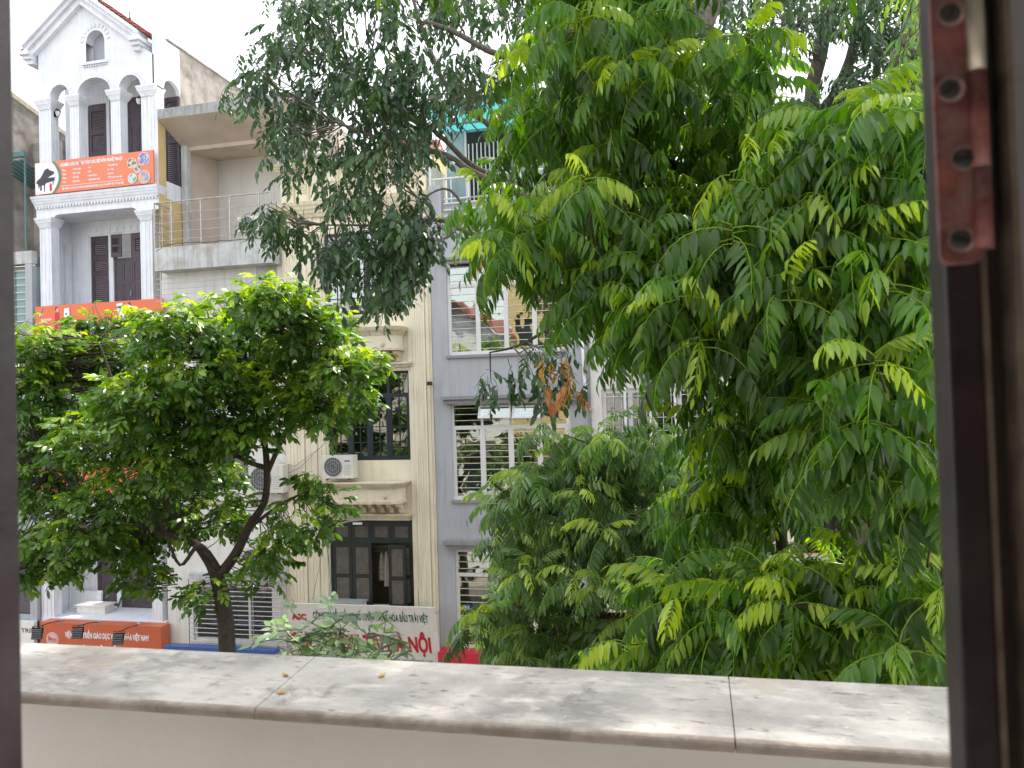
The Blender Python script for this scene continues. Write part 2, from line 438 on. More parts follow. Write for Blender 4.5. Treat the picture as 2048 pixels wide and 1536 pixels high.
def louvre_leaf(parent, rc, Y, m, bays=((.05, .3), (.36, .95)), th=.04, name='shutter', n=None, stile=.16, sm=None):
    x0, x1, z0, z1 = rc; W = x1-x0; H = z1-z0; s = W*stile
    b = MB(); b.box(x0, x0+s, Y, Y+th, z0, z1).box(x1-s, x1, Y, Y+th, z0, z1)
    ed = [0]+[v for bay in bays for v in bay]+[1]
    for i in range(0, len(ed), 2): b.box(x0+s, x1-s, Y+.002, Y+th-.002, z0+H*ed[i], z0+H*ed[i+1])
    o = b.build(name, m, parent)
    sl_ = MB()
    for (a, c) in bays:
        k = n or max(3, int(H*(c-a)/.06))
        for i in range(k):
            z = z0+H*(a+(c-a)*(i+.5)/k); hh = H*(c-a)/k*.42
            sl_.prismx([(Y+.004, z-hh), (Y+.010, z-hh-.004), (Y+th-.004, z+hh-.004), (Y+th-.010, z+hh)], x0+s, x1-s)
    q = sl_.build('slats', sm or (M_['slat'] if m is M_['greenwood'] else m), o); tag(q, kind='stuff')
    return o

def panel_leaf(parent, rc, Y, m, rows=((.06, .32), (.36, .6), (.64, .92)), th=.045, handle=False):
    x0, x1, z0, z1 = rc; W = x1-x0; H = z1-z0
    b = MB().box(x0, x1, Y+.012, Y+th, z0, z1)
    xs = [x0+W*.1, x0+W*.46, x0+W*.54, x0+W*.9]
    b.box(x0, xs[0], Y, Y+.012, z0, z1).box(xs[1], xs[2], Y, Y+.012, z0, z1).box(xs[3], x1, Y, Y+.012, z0, z1)
    ed = [0]+[v for r in rows for v in r]+[1]
    for (xa, xb) in ((xs[0], xs[1]), (xs[2], xs[3])):
        for i in range(0, len(ed), 2): b.box(xa, xb, Y, Y+.012, z0+H*ed[i], z0+H*ed[i+1])
        for (r0, r1) in rows:
            b.flare(xa+.03, xb-.03, Y+.006, Y+.012, z0+H*r0+.03, z0+H*r1-.03, 0, 0)
    o = b.build('door', m, parent)
    if handle: MB().tube([(x1-.05, Y-.03, z0+H*.42), (x1-.05, Y-.03, z0+H*.5)], .012, 6).build('handle', M_['greymetal'], o)
    return o

def column(parent, x0, x1, y0, y1, z0, z1, m, cap=.30, nfl=3, ce=.11, name='column'):
    b = MB(); b.box(x0+.012, x1-.012, y0+.012, y1-.012, z0, z1-cap)
    wv = (x1-x0)
    for i in range(nfl+1):            # ribs of the fluting, front and both sides
        t = x0+wv*(i/(nfl))
        a = max(x0, t-wv*.10); c = min(x1, t+wv*.10)
        b.box(a, c, y0, y0+.02, z0, z1-cap-.06)
    wy = y1-y0
    for i in range(nfl+1):
        t = y0+wy*(i/(nfl)); a = max(y0+.021, t-wy*.10); c = min(y1, t+wy*.10)
        b.box(x0, x0+.011, a, c, z0, z1-cap-.06).box(x1-.011, x1, a, c, z0, z1-cap-.06)
    z = z1-cap
    b.flare(x0, x1, y0, y1, z-.06, z, 0.0, .01)
    for i in range(6):
        t = x0+wv*(i+.5)/6; b.box(t-wv*.05, t+wv*.05, y0-.03, y0-.011, z-.045, z+.01)
    b.flare(x0, x1, y0, y1, z, z+cap*.4, .02, ce*.6)
    b.flare(x0, x1, y0, y1, z+cap*.4, z+cap*.55, ce*.7, ce*.7)
    b.flare(x0, x1, y0, y1, z+cap*.55, z+cap*.85, ce*.75, ce)
    b.box(x0-ce, x1+ce, y0-ce, y1+ce, z+cap*.85, z1)
    return b.build(name, m, parent)

def cornice(parent, x0, x1, Y, z0, z1, m, steps=4, out=.14, dent=False, name='cornice', back=.05, shape=None):
    b = MB(); H = z1-z0
    for i in range(steps):
        e = out*((i+1)/steps)**.8; za = z0+H*i/steps; zb = z0+H*(i+1)/steps
        e0 = out*((i+.4)/steps)**.8
        n = len(b.v)
        b.v += [(x0-e0*.5, Y+back, za), (x0-e0*.5, Y-e0, za), (x1+e0*.5, Y-e0, za), (x1+e0*.5, Y+back, za), (x0-e*.5, Y+back, zb), (x0-e*.5, Y-e, zb), (x1+e*.5, Y-e, zb), (x1+e*.5, Y+back, zb)]
        b.f += [(n, n+1, n+5, n+4), (n+1, n+2, n+6, n+5), (n+2, n+3, n+7, n+6), (n, n+3, n+2, n+1), (n+4, n+5, n+6, n+7), (n+3, n, n+4, n+7)]
    o = b.build(name, m, parent)
    if dent:
        d = MB(); k = int((x1-x0)/.11)
        for i in range(k):
            t = x0+(x1-x0)*(i+.5)/k; d.box(t-.028, t+.028, Y-.045, Y-.001, z0-.07, z0-.005)
        tag(d.build('dentils', m, o), kind='stuff')
    return o

def body(parent, x0, x1, y0, y1, z0, z1, m, roofm=None, left=True):
    b = MB()
    b.box(x0, x0+.15, y0, y1, z0, z1).box(x1-.15, x1, y0, y1, z0, z1).box(x0+.15, x1-.15, y1-.15, y1, z0, z1)
    b.build('side_wall', m, parent)
    box('roof', roofm or M_['conc'], parent, x0+.15, x1-.15, y0, y1-.15, z1-.2, z1-.02)
    for k in range(1, int((z1-z0)/3.4)):
        pass
    box('inner_wall', M_['room'], parent, x0+.16, x1-.16, y0+1.6, y0+1.65, z0, z1-.25)

# ================================================================= HOUSE A (far left, grey and teal)
xA1 = at(74, 700, D).x; xA0 = xA1-4.4
A = empty('townhouse', (xA1-2, D, .14), 'grey and teal townhouse at the left edge with mildewed gable wall and barred teal window', 'house')
za_top = at(40, 315, D).z
hA = RC(18, 535, 68, 705, D); hA = (hA[0]-.6, hA[1], hA[2]-.5, hA[3])
hA2 = RC(8, 1085, 66, 1228, D)
wall_grid(xA0, xA1-.02, .14, at(40, 535, D).z+.0, [hA, hA2], D+.0, D+.2).build('wall', M_['tealw'], A)
r = RC(0, 505, 76, 530, D); box('ledge', M_['concl'], A, xA0, xA1-.03, D-.12, D+.1, r[2], r[3])
box('wall', M_['concraw'], A, xA0, xA1-.05, D+1.2, D+1.4, r[3], za_top+.9)
box('awning', M_['teal'], A, xA0, xA1-.03, D-.35, D-.25, at(40, 322, D).z, at(40, 312, D).z)
b = MB()
zt = at(40, 330, D).z
for i in range(22):
    x = xA0+(xA1-.1-xA0)*i/22; b.prismx([(D-.3, zt+.02), (D-.3, zt+.06), (D+1.2, zt-.34), (D+1.2, zt-.38)], x, x+.12)
tag(b.build('corrugated_sheet', M_['teal'], A), kind='stuff')
MB().tube([(xA1-.06, D-.28, zt+.12), (xA1-.06, D-.28, at(40, 505, D).z)], .03, 8).build('post', M_['teal'], A)
window(A, hA, D+.05, cols=(1, 1), fm='tealw', gm='tealglass', bars=0)
for i in range(14):
    z = hA[2]+(hA[3]-hA[2])*(i+.5)/14; MB().tube([(hA[0], D-.05, z), (hA[1]+.02, D-.05, z)], .012, 6).build('bar', M_['bar'], A)
MB().box(hA[1]-.03, hA[1], D-.06, D-.03, hA[2], hA[3]).box(hA[0]-.05, hA[1]+.12, D-.07, D-.03, hA[3]+.005, hA[3]+.035).build('bar_frame', M_['bar'], A)
louvre_leaf(A, hA2, D+.04, M_['dkwood'], bays=((.03, .97),), stile=.06)
box('pilaster', M_['lav'], A, at(66, 1150, D).x, xA1-.03, D-.12, D+.01, .14, r[2]-.01)
# receding raw side wall with yellow coping
xa = at(12, 200, D+.2).x
zz0 = at(20, 185, D+.2).z
MB().prismx([(D+.2, 8), (D+9, 8), (D+9, zz0-2.2), (D+.2, zz0)], xa-.2, xa).build('gable_wall', M_['concraw'], A)
MB().prismx([(D+.2, zz0), (D+9, zz0-2.2), (D+9, zz0-2.05), (D+.2, zz0+.16)], xa-.28, xa+.04).build('coping', M_['creamstain'], A)
body(A, xA0, xA1-.4, D+.2, D+10, .14, at(40, 505, D).z-.05, M_['conc'])
TS = empty('shop_sign', (xA1-1, D-.2, 4), 'pale grey shop sign reading TRIEN at the lower left, beside the orange sign', 'sign')
r = RC(20, 1244, 82, 1300, D-.25); box('board', M_['signgrey'], TS, r[0]-2.5, xA1-.03, D-.25, D-.05, r[2]-.5, r[3])
text('TRIỂN', at(42, 1260, D-.25).x, at(80, 1260, D-.25).x, at(60, 1261, D-.25).z, .13, D-.254, M_['pdark'], TS, bold=.02)

# ================================================================= HOUSE B (white, columns and gable)
xB0 = at(75, 700, D).x; xB1 = at(318, 700, D).x
B = empty('townhouse', ((xB0+xB1)/2, D, .14), 'white townhouse with columned balconies, triple arches and pointed gable beside the left tree', 'house')
YB = D+1.25      # back wall of the loggias
def zB(px, py): return at(px, py, D).z
W = M_['white']
zb_top = zB(190, 403); zcap = zB(200, 190)
# --- gable wall over three arches
cols_px = [(78, 102), (140, 158), (222, 241), (283, 308)]
cx = [(at(a, 250, D).x, at(c, 250, D).x) for a, c in cols_px]
zs = at(190, 186, D).z         # springing
apex = at(165, 8, D)
eL = at(60, 122, D); eR = at(283, 92, D)
gx0, gx1 = cx[0][0]-.01, cx[3][1]+.01
def rake(x):
    sL = (apex.z-eL.z)/(apex.x-eL.x); sR = (apex.z-eR.z)/(eR.x-apex.x)
    return apex.z-(apex.x-x)*sL if x < apex.x else apex.z-(x-apex.x)*sR
zl = zs+.62
g = MB()
for i in range(3):
    xa, xb = cx[i][1]-.02, cx[i+1][0]+.02; c = (xa+xb)/2; rr = (xb-xa)/2
    hh = .40 if i != 1 else .47
    g.strip(xa, xb, 18, lambda x: zs+hh*math.sqrt(max(0, 1-((x-c)/rr)**2)), lambda x: zl, D+.02, D+.32)
for i, (a, c) in enumerate(cx):
    a2 = gx0 if i == 0 else a+.02; c2 = gx1 if i == 3 else c-.02
    g.strip(a2, c2, 1, lambda x: zs, lambda x: zl, D+.02, D+.32)
n0, n1 = at(171, 95, D).x, at(208, 95, D).x; nb = at(190, 122, D).z; ns_ = at(190, 82, D).z; nc = (n0+n1)/2; nr = (n1-n0)/2
zlf = lambda x: zl
g.strip(gx0, n0, 8, zlf, rake, D+.02, D+.32); g.strip(n1, gx1, 8, zlf, rake, D+.02, D+.32)
g.strip(n0, n1, 2, zlf, lambda x: nb, D+.02, D+.32)
g.strip(n0, n1, 14, lambda x: ns_+nr*1.05*math.sqrt(max(0, 1-((x-nc)/nr)**2)), rake, D+.02, D+.32)
g.build('gable_wall', W, B)
box('niche_back', mat('grey niche', (.38, .40, .46), .8), B, n0-.1, n1+.1, D+.33, D+.36, nb-.1, ns_+nr*1.2)
# niche sill + keyed surround
box('sill', W, B, n0-.12, n1+.12, D-.06, D+.018, nb-.10, nb-.02)
kb = MB()
for i in range(10):
    t = n0-.1+(n1-n0+.2)*(i+.5)/10; kb.box(t-.02, t+.02, D-.03, D+.019, nb-.16, nb-.11)
tag(kb.build('dentils', W, B), kind='stuff')
kb = MB()
for i in range(11):
    a = math.pi*(.04+.92*i/10); r0, r1 = nr+.09, nr+.2
    c_, s_ = math.cos(a), math.sin(a)
    kb.obox((nc+c_*(r0+r1)/2, D+.004, ns_+s_*(r0+r1)/2*1.03), (c_*(r1-r0)/2, 0, s_*(r1-r0)/2), (0, .016, 0), (-s_*.028, 0, c_*.028))
tag(kb.build('keystones', W, B), kind='stuff')
# arch mouldings
for i in range(3):
    xa, xb = cx[i][1]-.02, cx[i+1][0]+.02; c = (xa+xb)/2; rr = (xb-xa)/2; hh = .40 if i != 1 else .47
    am = MB()
    for (q0, q1, yy) in ((.0, .06, D-.03), (.07, .12, D-.012)):
        pa = []
        for k in range(21):
            a = math.pi*k/20
            pa.append((c+(rr+q0)*math.cos(a), zs+(hh+q0)*math.sin(a), c+(rr+q1)*math.cos(a), zs+(hh+q1)*math.sin(a)))
        for k in range(20):
            p, q = pa[k], pa[k+1]
            am.prism([(p[0], p[1]), (p[2], p[3]), (q[2], q[3]), (q[0], q[1])], yy, D+.018)
    am.build('arch_moulding', W, B)
# rake mouldings
def rake_board(a, b_, w0, w1, y0, y1, nm, m=W):
    d = Vector((b_.x-a.x, 0, b_.z-a.z)).normalized(); nrm = Vector((-d.z, 0, d.x))
    if nrm.z < 0: nrm = -nrm
    A_ = Vector((a.x, 0, a.z)); B_ = Vector((b_.x, 0, b_.z))
    # mitre at the apex: cut vertically
    def cut(w): return w/ max(.2, abs(nrm.z))
    up_ = Vector((0, 0, 1))
    pts = [A_+up_*cut(w0), A_+up_*cut(w1), B_+up_*cut(w1), B_+up_*cut(w0)]
    return MB().prism([(p.x, p.z) for p in pts], y0, y1).build(nm, m, B)
top = Vector((apex.x, D, apex.z))
for e in (eL, eR):
    rake_board(top, e, -.05, .12, D-.14, D+.019, 'rake_moulding')
    rake_board(top, e, .121, .24, D-.24, D+.3, 'rake_moulding')
    rake_board(top, e, .241, .33, D-.33, D+.3, 'rake_moulding')
for e, s_ in ((eL, 1), (eR, -1)):
    cb = MB()
    for k, (z0_, z1_, ex) in enumerate(((-.16, -.04, .02), (-.035, .07, .10), (.075, .2, .17))):
        x0_, x1_ = (e.x-ex*.8, e.x+.22) if s_ > 0 else (e.x-.22, e.x+ex*.8)
        cb.box(x0_, x1_, D-.1-ex*1.2, D+.6, e.z+z0_, e.z+z1_)
    cb.build('eave_block', W, B)
# roof
for e in (eL, eR):
    s_ = 1 if e is eR else -1
    d = Vector((e.x-top.x, 0, e.z-top.z)); Ld = d.length; d.normalize(); nrm = Vector((-d.z, 0, d.x)); nrm = nrm if nrm.z > 0 else -nrm
    base = Vector((top.x, 0, top.z))+nrm*.33
    rb = MB(); rb.obox(base+d*(Ld/2)+Vector((0, D+3.4, 0)), d*(Ld/2), Vector((0, 3.0, 0)), nrm*.03)
    ro = rb.build('roof', M_['tile'], B)
    tb = MB(); rows = 13
    for i in range(rows):
        for j in range(26):
            c_ = base+d*(Ld*(i+.5)/rows)+Vector((0, D+.0+j*.235, 0))+nrm*(.06+.012*R_.random())
            tb.obox(c_, d*(Ld/rows*.56)+nrm*.03, Vector((0, .10, 0)), nrm*.014)
    tag(tb.build('roof_tiles', M_['tile'], ro), kind='stuff')
fp = at(260, 56, D+2.2)
MB().lathe((fp.x, fp.y, fp.z-.35), [(.09, 0), (.1, .3), (.04, .34), (.1, .42), (.1, .46), (.05, .52), (.08, .57), (.03, .63), (.05, .67), (.02, .72), (.02, .92), (.005, .94)], 12).build('finial', M_['dkwood'], B, True)
# loggia columns
for (a, c) in cx: column(B, a, c, D, D+.31, zb_top-.02, zs+.001, W, cap=.27)
# side wall (facing right) with arched opening, and top parapet
xS = gx1+.10
zSt = at(292, 68, D).z
def side_wall(x0_, x1_, y0_, y1_, z0_, z1_, m, nm='side_wall'): return box(nm, m, B, x0_, x1_, y0_, y1_, z0_, z1_)
zf3 = zB(190, 372)                       # loggia floor level
ya0, ya1 = D+.33, D+1.12
yc = (ya0+ya1)/2; yr = (ya1-ya0)/2; zsp = at(345, 185, D+.7).z
sw = MB()
nseg = 14
for k in range(nseg):
    y0_ = ya0+(ya1-ya0)*k/nseg; y1_ = ya0+(ya1-ya0)*(k+1)/nseg
    f_ = lambda y: zsp+.36*math.sqrt(max(0, 1-((y-yc)/yr)**2))
    sw.prismx([(y0_, f_(y0_)), (y1_, f_(y1_)), (y1_, zSt-.02-.0), (y0_, zSt-.02)], xS-.14, xS)
sw.box(xS-.14, xS, D+.02, ya0, zb_top, zSt)
sw.box(xS-.14, xS, ya0, ya1, zb_top, zf3+.05)
sw.build('side_wall', W, B)
box('side_wall', M_['concraw'], B, xS-.14, xS+.001, ya1, D+9, zf3-.6, zSt)
box('coping', M_['conc'], B, xS-.18, xS+.05, D+.5, D+9, zSt+.001, zSt+.05)
xSl = gx0
# lower storeys side wall, ochre
zfB = at(320, 400, D).z
box('side_wall', M_['yellow'], B, xS-.13, xS+.004, D+.35, D+1.1, zB(320, 880), zb_top-.01)
box('side_wall', M_['yellow'], B, xS+.002, xS+.008, D+.02, D+.36, zB(320, 560), at(322, 235, D).z)
box('side_wall', M_['pinkplaster'], B, xS-.13, xS+.002, D+1.1, D+9, .14, zf3-.6)
# left side wall: open loggia on top, closed lower
box('side_wall', W, B, xB0, xB0+.14, D+.33, D+9, .14, zb_top)
box('side_wall', W, B, xB0, xB0+.14, D+1.25, D+9, zb_top, zSt)
# back walls with doors, one storey at a time
def back(zlo, zhi, doors, nm='wall'):
    wall_grid(xB0+.14, xS-.13, zlo, zhi, doors, YB, YB+.18).build(nm, W, B)
d1 = RC(176, 208, 213, 330, YB); d1 = (d1[0], d1[1], zf3, d1[3])
d2 = RC(219, 195, 292, 330, YB); d2 = (d2[0], d2[1], zf3, d2[3])
back(zb_top-.01, zSt-.1, [d1, d2])
louvre_leaf(B, d1, YB+.03, M_['dkwood'], bays=((.06, .44), (.5, .68), (.74, .93)))
xm = at(222, 260, YB).x
panel_leaf(B, (xm, xm+.0+(d2[1]-xm)*.5, d2[2], d2[3]), YB+.05, M_['dkwood'])
panel_leaf(B, (xm+(d2[1]-xm)*.5+.01, d2[1], d2[2], d2[3]), YB+.05, M_['dkwood'], rows=((.05, .4), (.44, .7)))
# an open shutter leaf seen through the side arch
o = MB().box(at(330, 250, D+.4).x-.02, at(330, 250, D+.4).x+.0, D+.42, D+.78, zf3, at(340, 186, D+.5).z)
lo = at(330, 250, D+.38); 
louvre_leaf(B, (xS-.55, xS-.02, zf3, at(340, 190, D+.9).z), D+1.05, M_['dkwood'], bays=((.05, .5), (.55, .95)), name='open_shutter')
box('floor_slab', W, B, xB0+.01, xS-.01, D+.03, YB-.01, zb_top-.25, zf3-.02)
# banner balustrade wall behind banner 1
box('parapet', W, B, xB0+.02, xS-.15, D+.05, D+.14, zf3-.02, zB(190, 322))
cornice(B, xB0+.02, xS-.02, D+.0, zB(195, 403), zB(195, 383), W, 4, .15, dent=True, back=.3)
# storey 2: beam with rounded brackets
op0, op1 = at(103, 500, D).x, at(277, 500, D).x
zbm0, zbm1 = zB(195, 421), zB(195, 404)
bm_ = MB()
rr = .26
def undr(x):
    t = min(x-op0, op1-x)
    return zbm0-.26*(1-math.sqrt(max(0, 1-(1-min(1, t/rr))**2))) if t < rr else zbm0
bm_.strip(op0, op1, 40, undr, lambda x: zbm1, D+.02, D+.28)
bm_.strip(xB0+.02, op0, 1, lambda x: zB(100, 436), lambda x: zbm1, D+.02, D+.28)
bm_.strip(op1, xS-.02, 1, lambda x: zB(295, 420), lambda x: zbm1, D+.02, D+.28)
bm_.build('beam', W, B)
box('ceiling', W, B, xB0+.14, xS-.14, D+.28, YB, zbm1-.1, zbm1-.02)
zf2 = zB(190, 640)
column(B, at(80, 500, D).x, at(103, 500, D).x, D, D+.31, zf2, zB(95, 436), W, cap=.26)
column(B, at(281, 500, D).x, at(305, 500, D).x, D, D+.31, zf2, zB(295, 420), W, cap=.26)
d3 = RC(182, 472, 218, 640, YB); d3 = (d3[0], d3[1], zf2+.02, d3[3])
d4 = RC(227, 466, 300, 640, YB); d4 = (d4[0], d4[1], zf2+.02, d4[3])
zbk0 = zB(190, 690)
back(zf2-.2, zbm1-.02, [d3, d4])
louvre_leaf(B, d3, YB+.03, M_['dkwood'], bays=((.1, .56), (.6, .73), (.78, .92)))
mid = (d4[0]+d4[1])/2
panel_leaf(B, (d4[0], mid-.004, d4[2], d4[2]+(d4[3]-d4[2])*.72), YB+.05, M_['dkwood'], rows=((.04, .3), (.34, .6), (.66, .95)), handle=True)
panel_leaf(B, (mid+.004, d4[1], d4[2], d4[2]+(d4[3]-d4[2])*.72), YB+.05, M_['dkwood'], rows=((.04, .3), (.34, .6), (.66, .95)))
zt_ = d4[2]+(d4[3]-d4[2])*.73
box('door_frame', M_['dkwood'], B, d4[0], d4[1], YB+.05, YB+.09, zt_-.02, zt_)
louvre_leaf(B, (mid+.004, d4[1], zt_, d4[3]), YB+.05, M_['dkwood'], bays=((.25, .8),), n=6)
box('door_frame', M_['dkwood'], B, d4[0], d4[0]+.09, YB+.05, YB+.09, zt_, d4[3])
box('door_frame', M_['dkwood'], B, mid-.05, mid, YB+.05, YB+.09, zt_, d4[3])
lo = louvre_leaf(B, (d4[0]+.02, d4[0]+.40, zt_+.02, d4[3]-.03), YB-.12, M_['dkwood'], bays=((.2, .45), (.55, .82)), n=5, name='open_shutter')
for i in range(4):
    z = zt_+.08+i*.1; MB().tube([(d4[0]+.38, YB+.06, z), (mid-.05, YB+.06, z)], .007, 6).build('bar', M_['greymetal'], B)
b = MB(); b.box(d3[0]-.16, d3[0]-.05, YB-.03, YB-.001, zf2, d3[3]+.06); b.box(d3[0]-.16, xS-.14, YB-.04, YB-.001, d3[3]+.061, d3[3]+.25)
for i in range(14):
    t = d3[0]-.1+(xS-d3[0])*(i+.5)/14; b.box(t-.03, t+.03, YB-.07, YB-.041, d3[3]+.1, d3[3]+.22)
b.build('door_surround', W, B)
# fluted pilasters on the loggia's left wall
column(B, xB0+.14, xB0+.20, D+.95, D+1.22, zf2, zB(140, 470), W, cap=.0001, ce=.0, name='pilaster')
MB().lathe((at(237, 416, D+.6).x, D+.6, zbm1-.16), [(.03, 0), (.11, .03), (.12, .058)], 14).build('ceiling_lamp', M_['pipe'], B, True)
# floors of lower storeys
box('floor_slab', W, B, xB0+.01, xS-.01, D+.03, YB-.01, zf2-.3, zf2)
cornice(B, xB0+.02, xS-.02, D+.0, zB(195, 700), zB(195, 672), W, 4, .12, dent=False, back=.3)
zf1 = zB(190, 905)
box('beam', W, B, xB0+.02, xS-.02, D+.02, D+.28, zB(195, 745), zB(195, 701))
column(B, at(81, 800, D).x, at(104, 800, D).x, D, D+.31, zf1, zB(95, 745), W, cap=.26)
column(B, at(286, 800, D).x, at(310, 800, D).x, D, D+.31, zf1, zB(295, 742), W, cap=.26)
d5 = RC(188, 760, 224, 905, YB); d6 = RC(234, 760, 302, 905, YB)
back(zf1-.3, zf2-.2, [d5, d6])
louvre_leaf(B, d5, YB+.03, M_['dkwood'], bays=((.06, .45), (.5, .93)))
panel_leaf(B, d6, YB+.05, M_['dkwood'])
box('floor_slab', W, B, xB0+.01, xS-.01, D+.03, YB-.01, zf1-.3, zf1)
# storey above the ground floor
zf0 = zB(190, 1238)
box('beam', W, B, xB0+.02, xS-.02, D+.02, D+.28, zB(195, 1035), zB(195, 985))
column(B, at(82, 1130, D).x, at(107, 1130, D).x, D, D+.31, zf0, zB(95, 1035), W, cap=.26)
column(B, at(303, 1130, D).x, at(324, 1130, D).x-.02, D, D+.31, zf0, zB(312, 1035), W, cap=.26)
d7 = RC(194, 1070, 233, 1212, YB); d8 = RC(241, 1065, 304, 1240, YB); d8 = (d8[0], d8[1], zf0+.0, d8[3])
back(zf0-.6, zf1-.3, [d7, d8])
louvre_leaf(B, d7, YB+.03, M_['dkwood'], bays=((.05, .95),))
mid = (d8[0]+d8[1])/2
panel_leaf(B, (d8[0], mid, d8[2], d8[3]), YB+.05, M_['dkwood']); panel_leaf(B, (mid+.005, d8[1], d8[2], d8[3]), YB+.05, M_['dkwood'])
column(B, xB0+.14, xB0+.20, D+.9, D+1.2, zf0, zB(140, 1035), W, cap=.0001, ce=0, name='pilaster')
box('floor_slab', W, B, xB0+.01, xS-.01, D-.02, YB-.01, zf0-.3, zf0)
box('wall', W, B, xB0+.01, xS-.01, D+.3, D+.45, .14, zf0-.31)
box('roof', M_['conc'], B, xB0+.14, xS-.14, YB+.2, D+8.9, zSt-.3, zSt-.1)
MB().tube([at(160, 1045, YB-.03), at(159, 1120, YB-.03), at(163, 1180, YB-.03), at(170, 1205, YB-.05)], .02, 8).build('downpipe', M_['pipe'], B)

# wall lanterns
for i, (px, py, Yl, lab) in enumerate(((113, 228, D+.15, 'black and glass wall lantern on the leftmost arch column'), (281, 202, D+.15, 'black and glass wall lantern on the rightmost arch column'))):
    p = at(px, py, Yl)
    L_ = empty('wall_lantern', p, lab, 'lantern', 'wall lanterns on the arch columns')
    sx = 1 if i == 0 else -1
    MB().box(p.x-.06*sx-.02, p.x-.06*sx+.02, p.y-.04, p.y+.04, p.z-.08, p.z+.08).build('back_plate', M_['black'], L_)
    MB().tube([(p.x-.05*sx, p.y, p.z+.05), (p.x, p.y, p.z+.17), (p.x+.06*sx, p.y, p.z+.15), (p.x+.06*sx, p.y, p.z+.09)], .012, 6).build('arm', M_['black'], L_)
    MB().lathe((p.x+.06*sx, p.y, p.z-.1), [(.02, 0), (.05, .03), (.07, .1), (.075, .17)], 10).build('lamp_glass', M_['pipe'], L_, True)
    fr = MB().lathe((p.x+.06*sx, p.y, p.z+.07), [(.085, 0), (.08, .03), (.02, .06)], 10)
    for k in range(5):
        a = k*2*math.pi/5; fr.tube([(p.x+.06*sx+.02*math.cos(a), p.y+.02*math.sin(a), p.z-.11), (p.x+.06*sx+.075*math.cos(a), p.y+.075*math.sin(a), p.z), (p.x+.06*sx+.08*math.cos(a), p.y+.08*math.sin(a), p.z+.08)], .006, 4)
    fr.build('cage', M_['black'], L_)

# ---- banner 1 (music school)
Yb = D-.16
b1 = empty('banner', (xB0+1.5, Yb, zB(190, 350)), 'coral banner with a black piano, white lists and round pictures under the triple arches', 'sign')
bx0, bx1 = at(70, 350, Yb).x, at(307, 350, Yb).x
bz0, bz1 = at(190, 378, Yb).z, at(190, 313, Yb).z
box('board', M_['orange2'], b1, bx0, bx1, Yb, Yb+.05, bz0, bz1)
BW, BH = bx1-bx0, bz1-bz0
def bp(u, v): return bx0+BW*u, bz1-BH*v
def arc_poly(u0, extra, k=12):
    pts = []
    for i in range(k+1):
        v = i/k; pts.append((u0+extra*math.sin(math.pi*v)**.9*1.0, v))
    return pts
def polyprint(parent, pts, yy, m, nm, th=.003):
    return MB().prism([bp(u, v) for u, v in pts], yy, yy+th).build(nm, m, parent)
right = arc_poly(.145, .06)
polyprint(b1, [(0.003, 0.01)]+[(u, min(.99, max(.01, v))) for u, v in right]+[(0.003, .99)], Yb-.004, M_['signwhite'], 'white_panel')
polyprint(b1, [(u+.004, min(.99, max(.01, v))) for u, v in right]+[(u+.024, min(.99, max(.01, v))) for u, v in reversed(arc_poly(.147, .06))], Yb-.007, M_['pgreen'], 'green_band')
# grand piano silhouette and violin
P = [(.012, .60), (.03, .52), (.045, .5), (.06, .42), (.085, .25), (.10, .22), (.118, .2), (.122, .25), (.17, .33), (.165, .4), (.11, .5), (.172, .5), (.172, .6), (.162, .62), (.164, .74), (.158, .74), (.154, .62), (.10, .66), (.088, .7), (.085, .92), (.078, .92), (.078, .72), (.058, .72), (.06, .88), (.045, .88), (.045, .74), (.038, .74), (.038, .8), (.030, .8), (.028, .68), (.012, .64)]
polyprint(b1, P, Yb-.008, M_['pdark'], 'piano_print')
V = [(.138+.012*math.cos(a)*(1-.35*math.exp(-((a % math.pi)-0)**2*9)), .80-.13*math.sin(a)) for a in np.linspace(0, 2*math.pi, 20)[:-1]]
polyprint(b1, V, Yb-.012, M_['pred'], 'violin_print')
tw = M_['signwhite']
def bt(s, u0, u1, v, h, bold=.02): x0, z = bp(u0, v); x1, _ = bp(u1, v); text(s, x0, x1, z, h*BH, Yb-.005, tw, b1, bold=bold)
bt('NGHIÊN CỨU VÀ ĐÀO TẠO CÁC BỘ MÔN NGHỆ THUẬT', .225, .75, .145, .10, .045)
lists = [(.235, .275, ['Piano', 'Guitar', 'Violin', 'Trống']), (.322, .40, ['Thanh nhạc', 'Đàn tranh', 'Đàn bầu', 'Sáo trúc']), (.455, .56, ['Vẽ', 'Múa', 'Dance Sport', 'Cảm thụ âm nhạc']), (.622, .745, ['Nhảy hiện đại', 'K - Pop', 'Hip Hop', 'MC tự tin giao tiếp'])]
for (u0, u1, L) in lists:
    full = max(len(s) for s in L)
    for i, s in enumerate(L): bt('• '+s, u0, u0+(u1-u0)*(len(s)+2)/(full+2), .315+.125*i, .062, .03)
polyprint(b1, [(.22, .80), (.755, .80), (.755, .812), (.22, .812)], Yb-.005, tw, 'rule_line')
bt('HỆ THỐNG CƠ SỞ ĐÀO TẠO & SHOWROOM NHẠC CỤ LỚN NHẤT THỦ ĐÔ HÀ NỘI', .235, .755, .895, .06, .04)
def disc(u, v, r_, yy, m, nm, k=20, parent=b1): 
    x, z = bp(u, v); return MB().prism([(x+r_*math.cos(a), z+r_*math.sin(a)) for a in np.linspace(0, 2*math.pi, k+1)[:-1]], yy, yy+.003).build(nm, m, parent)
PM = []
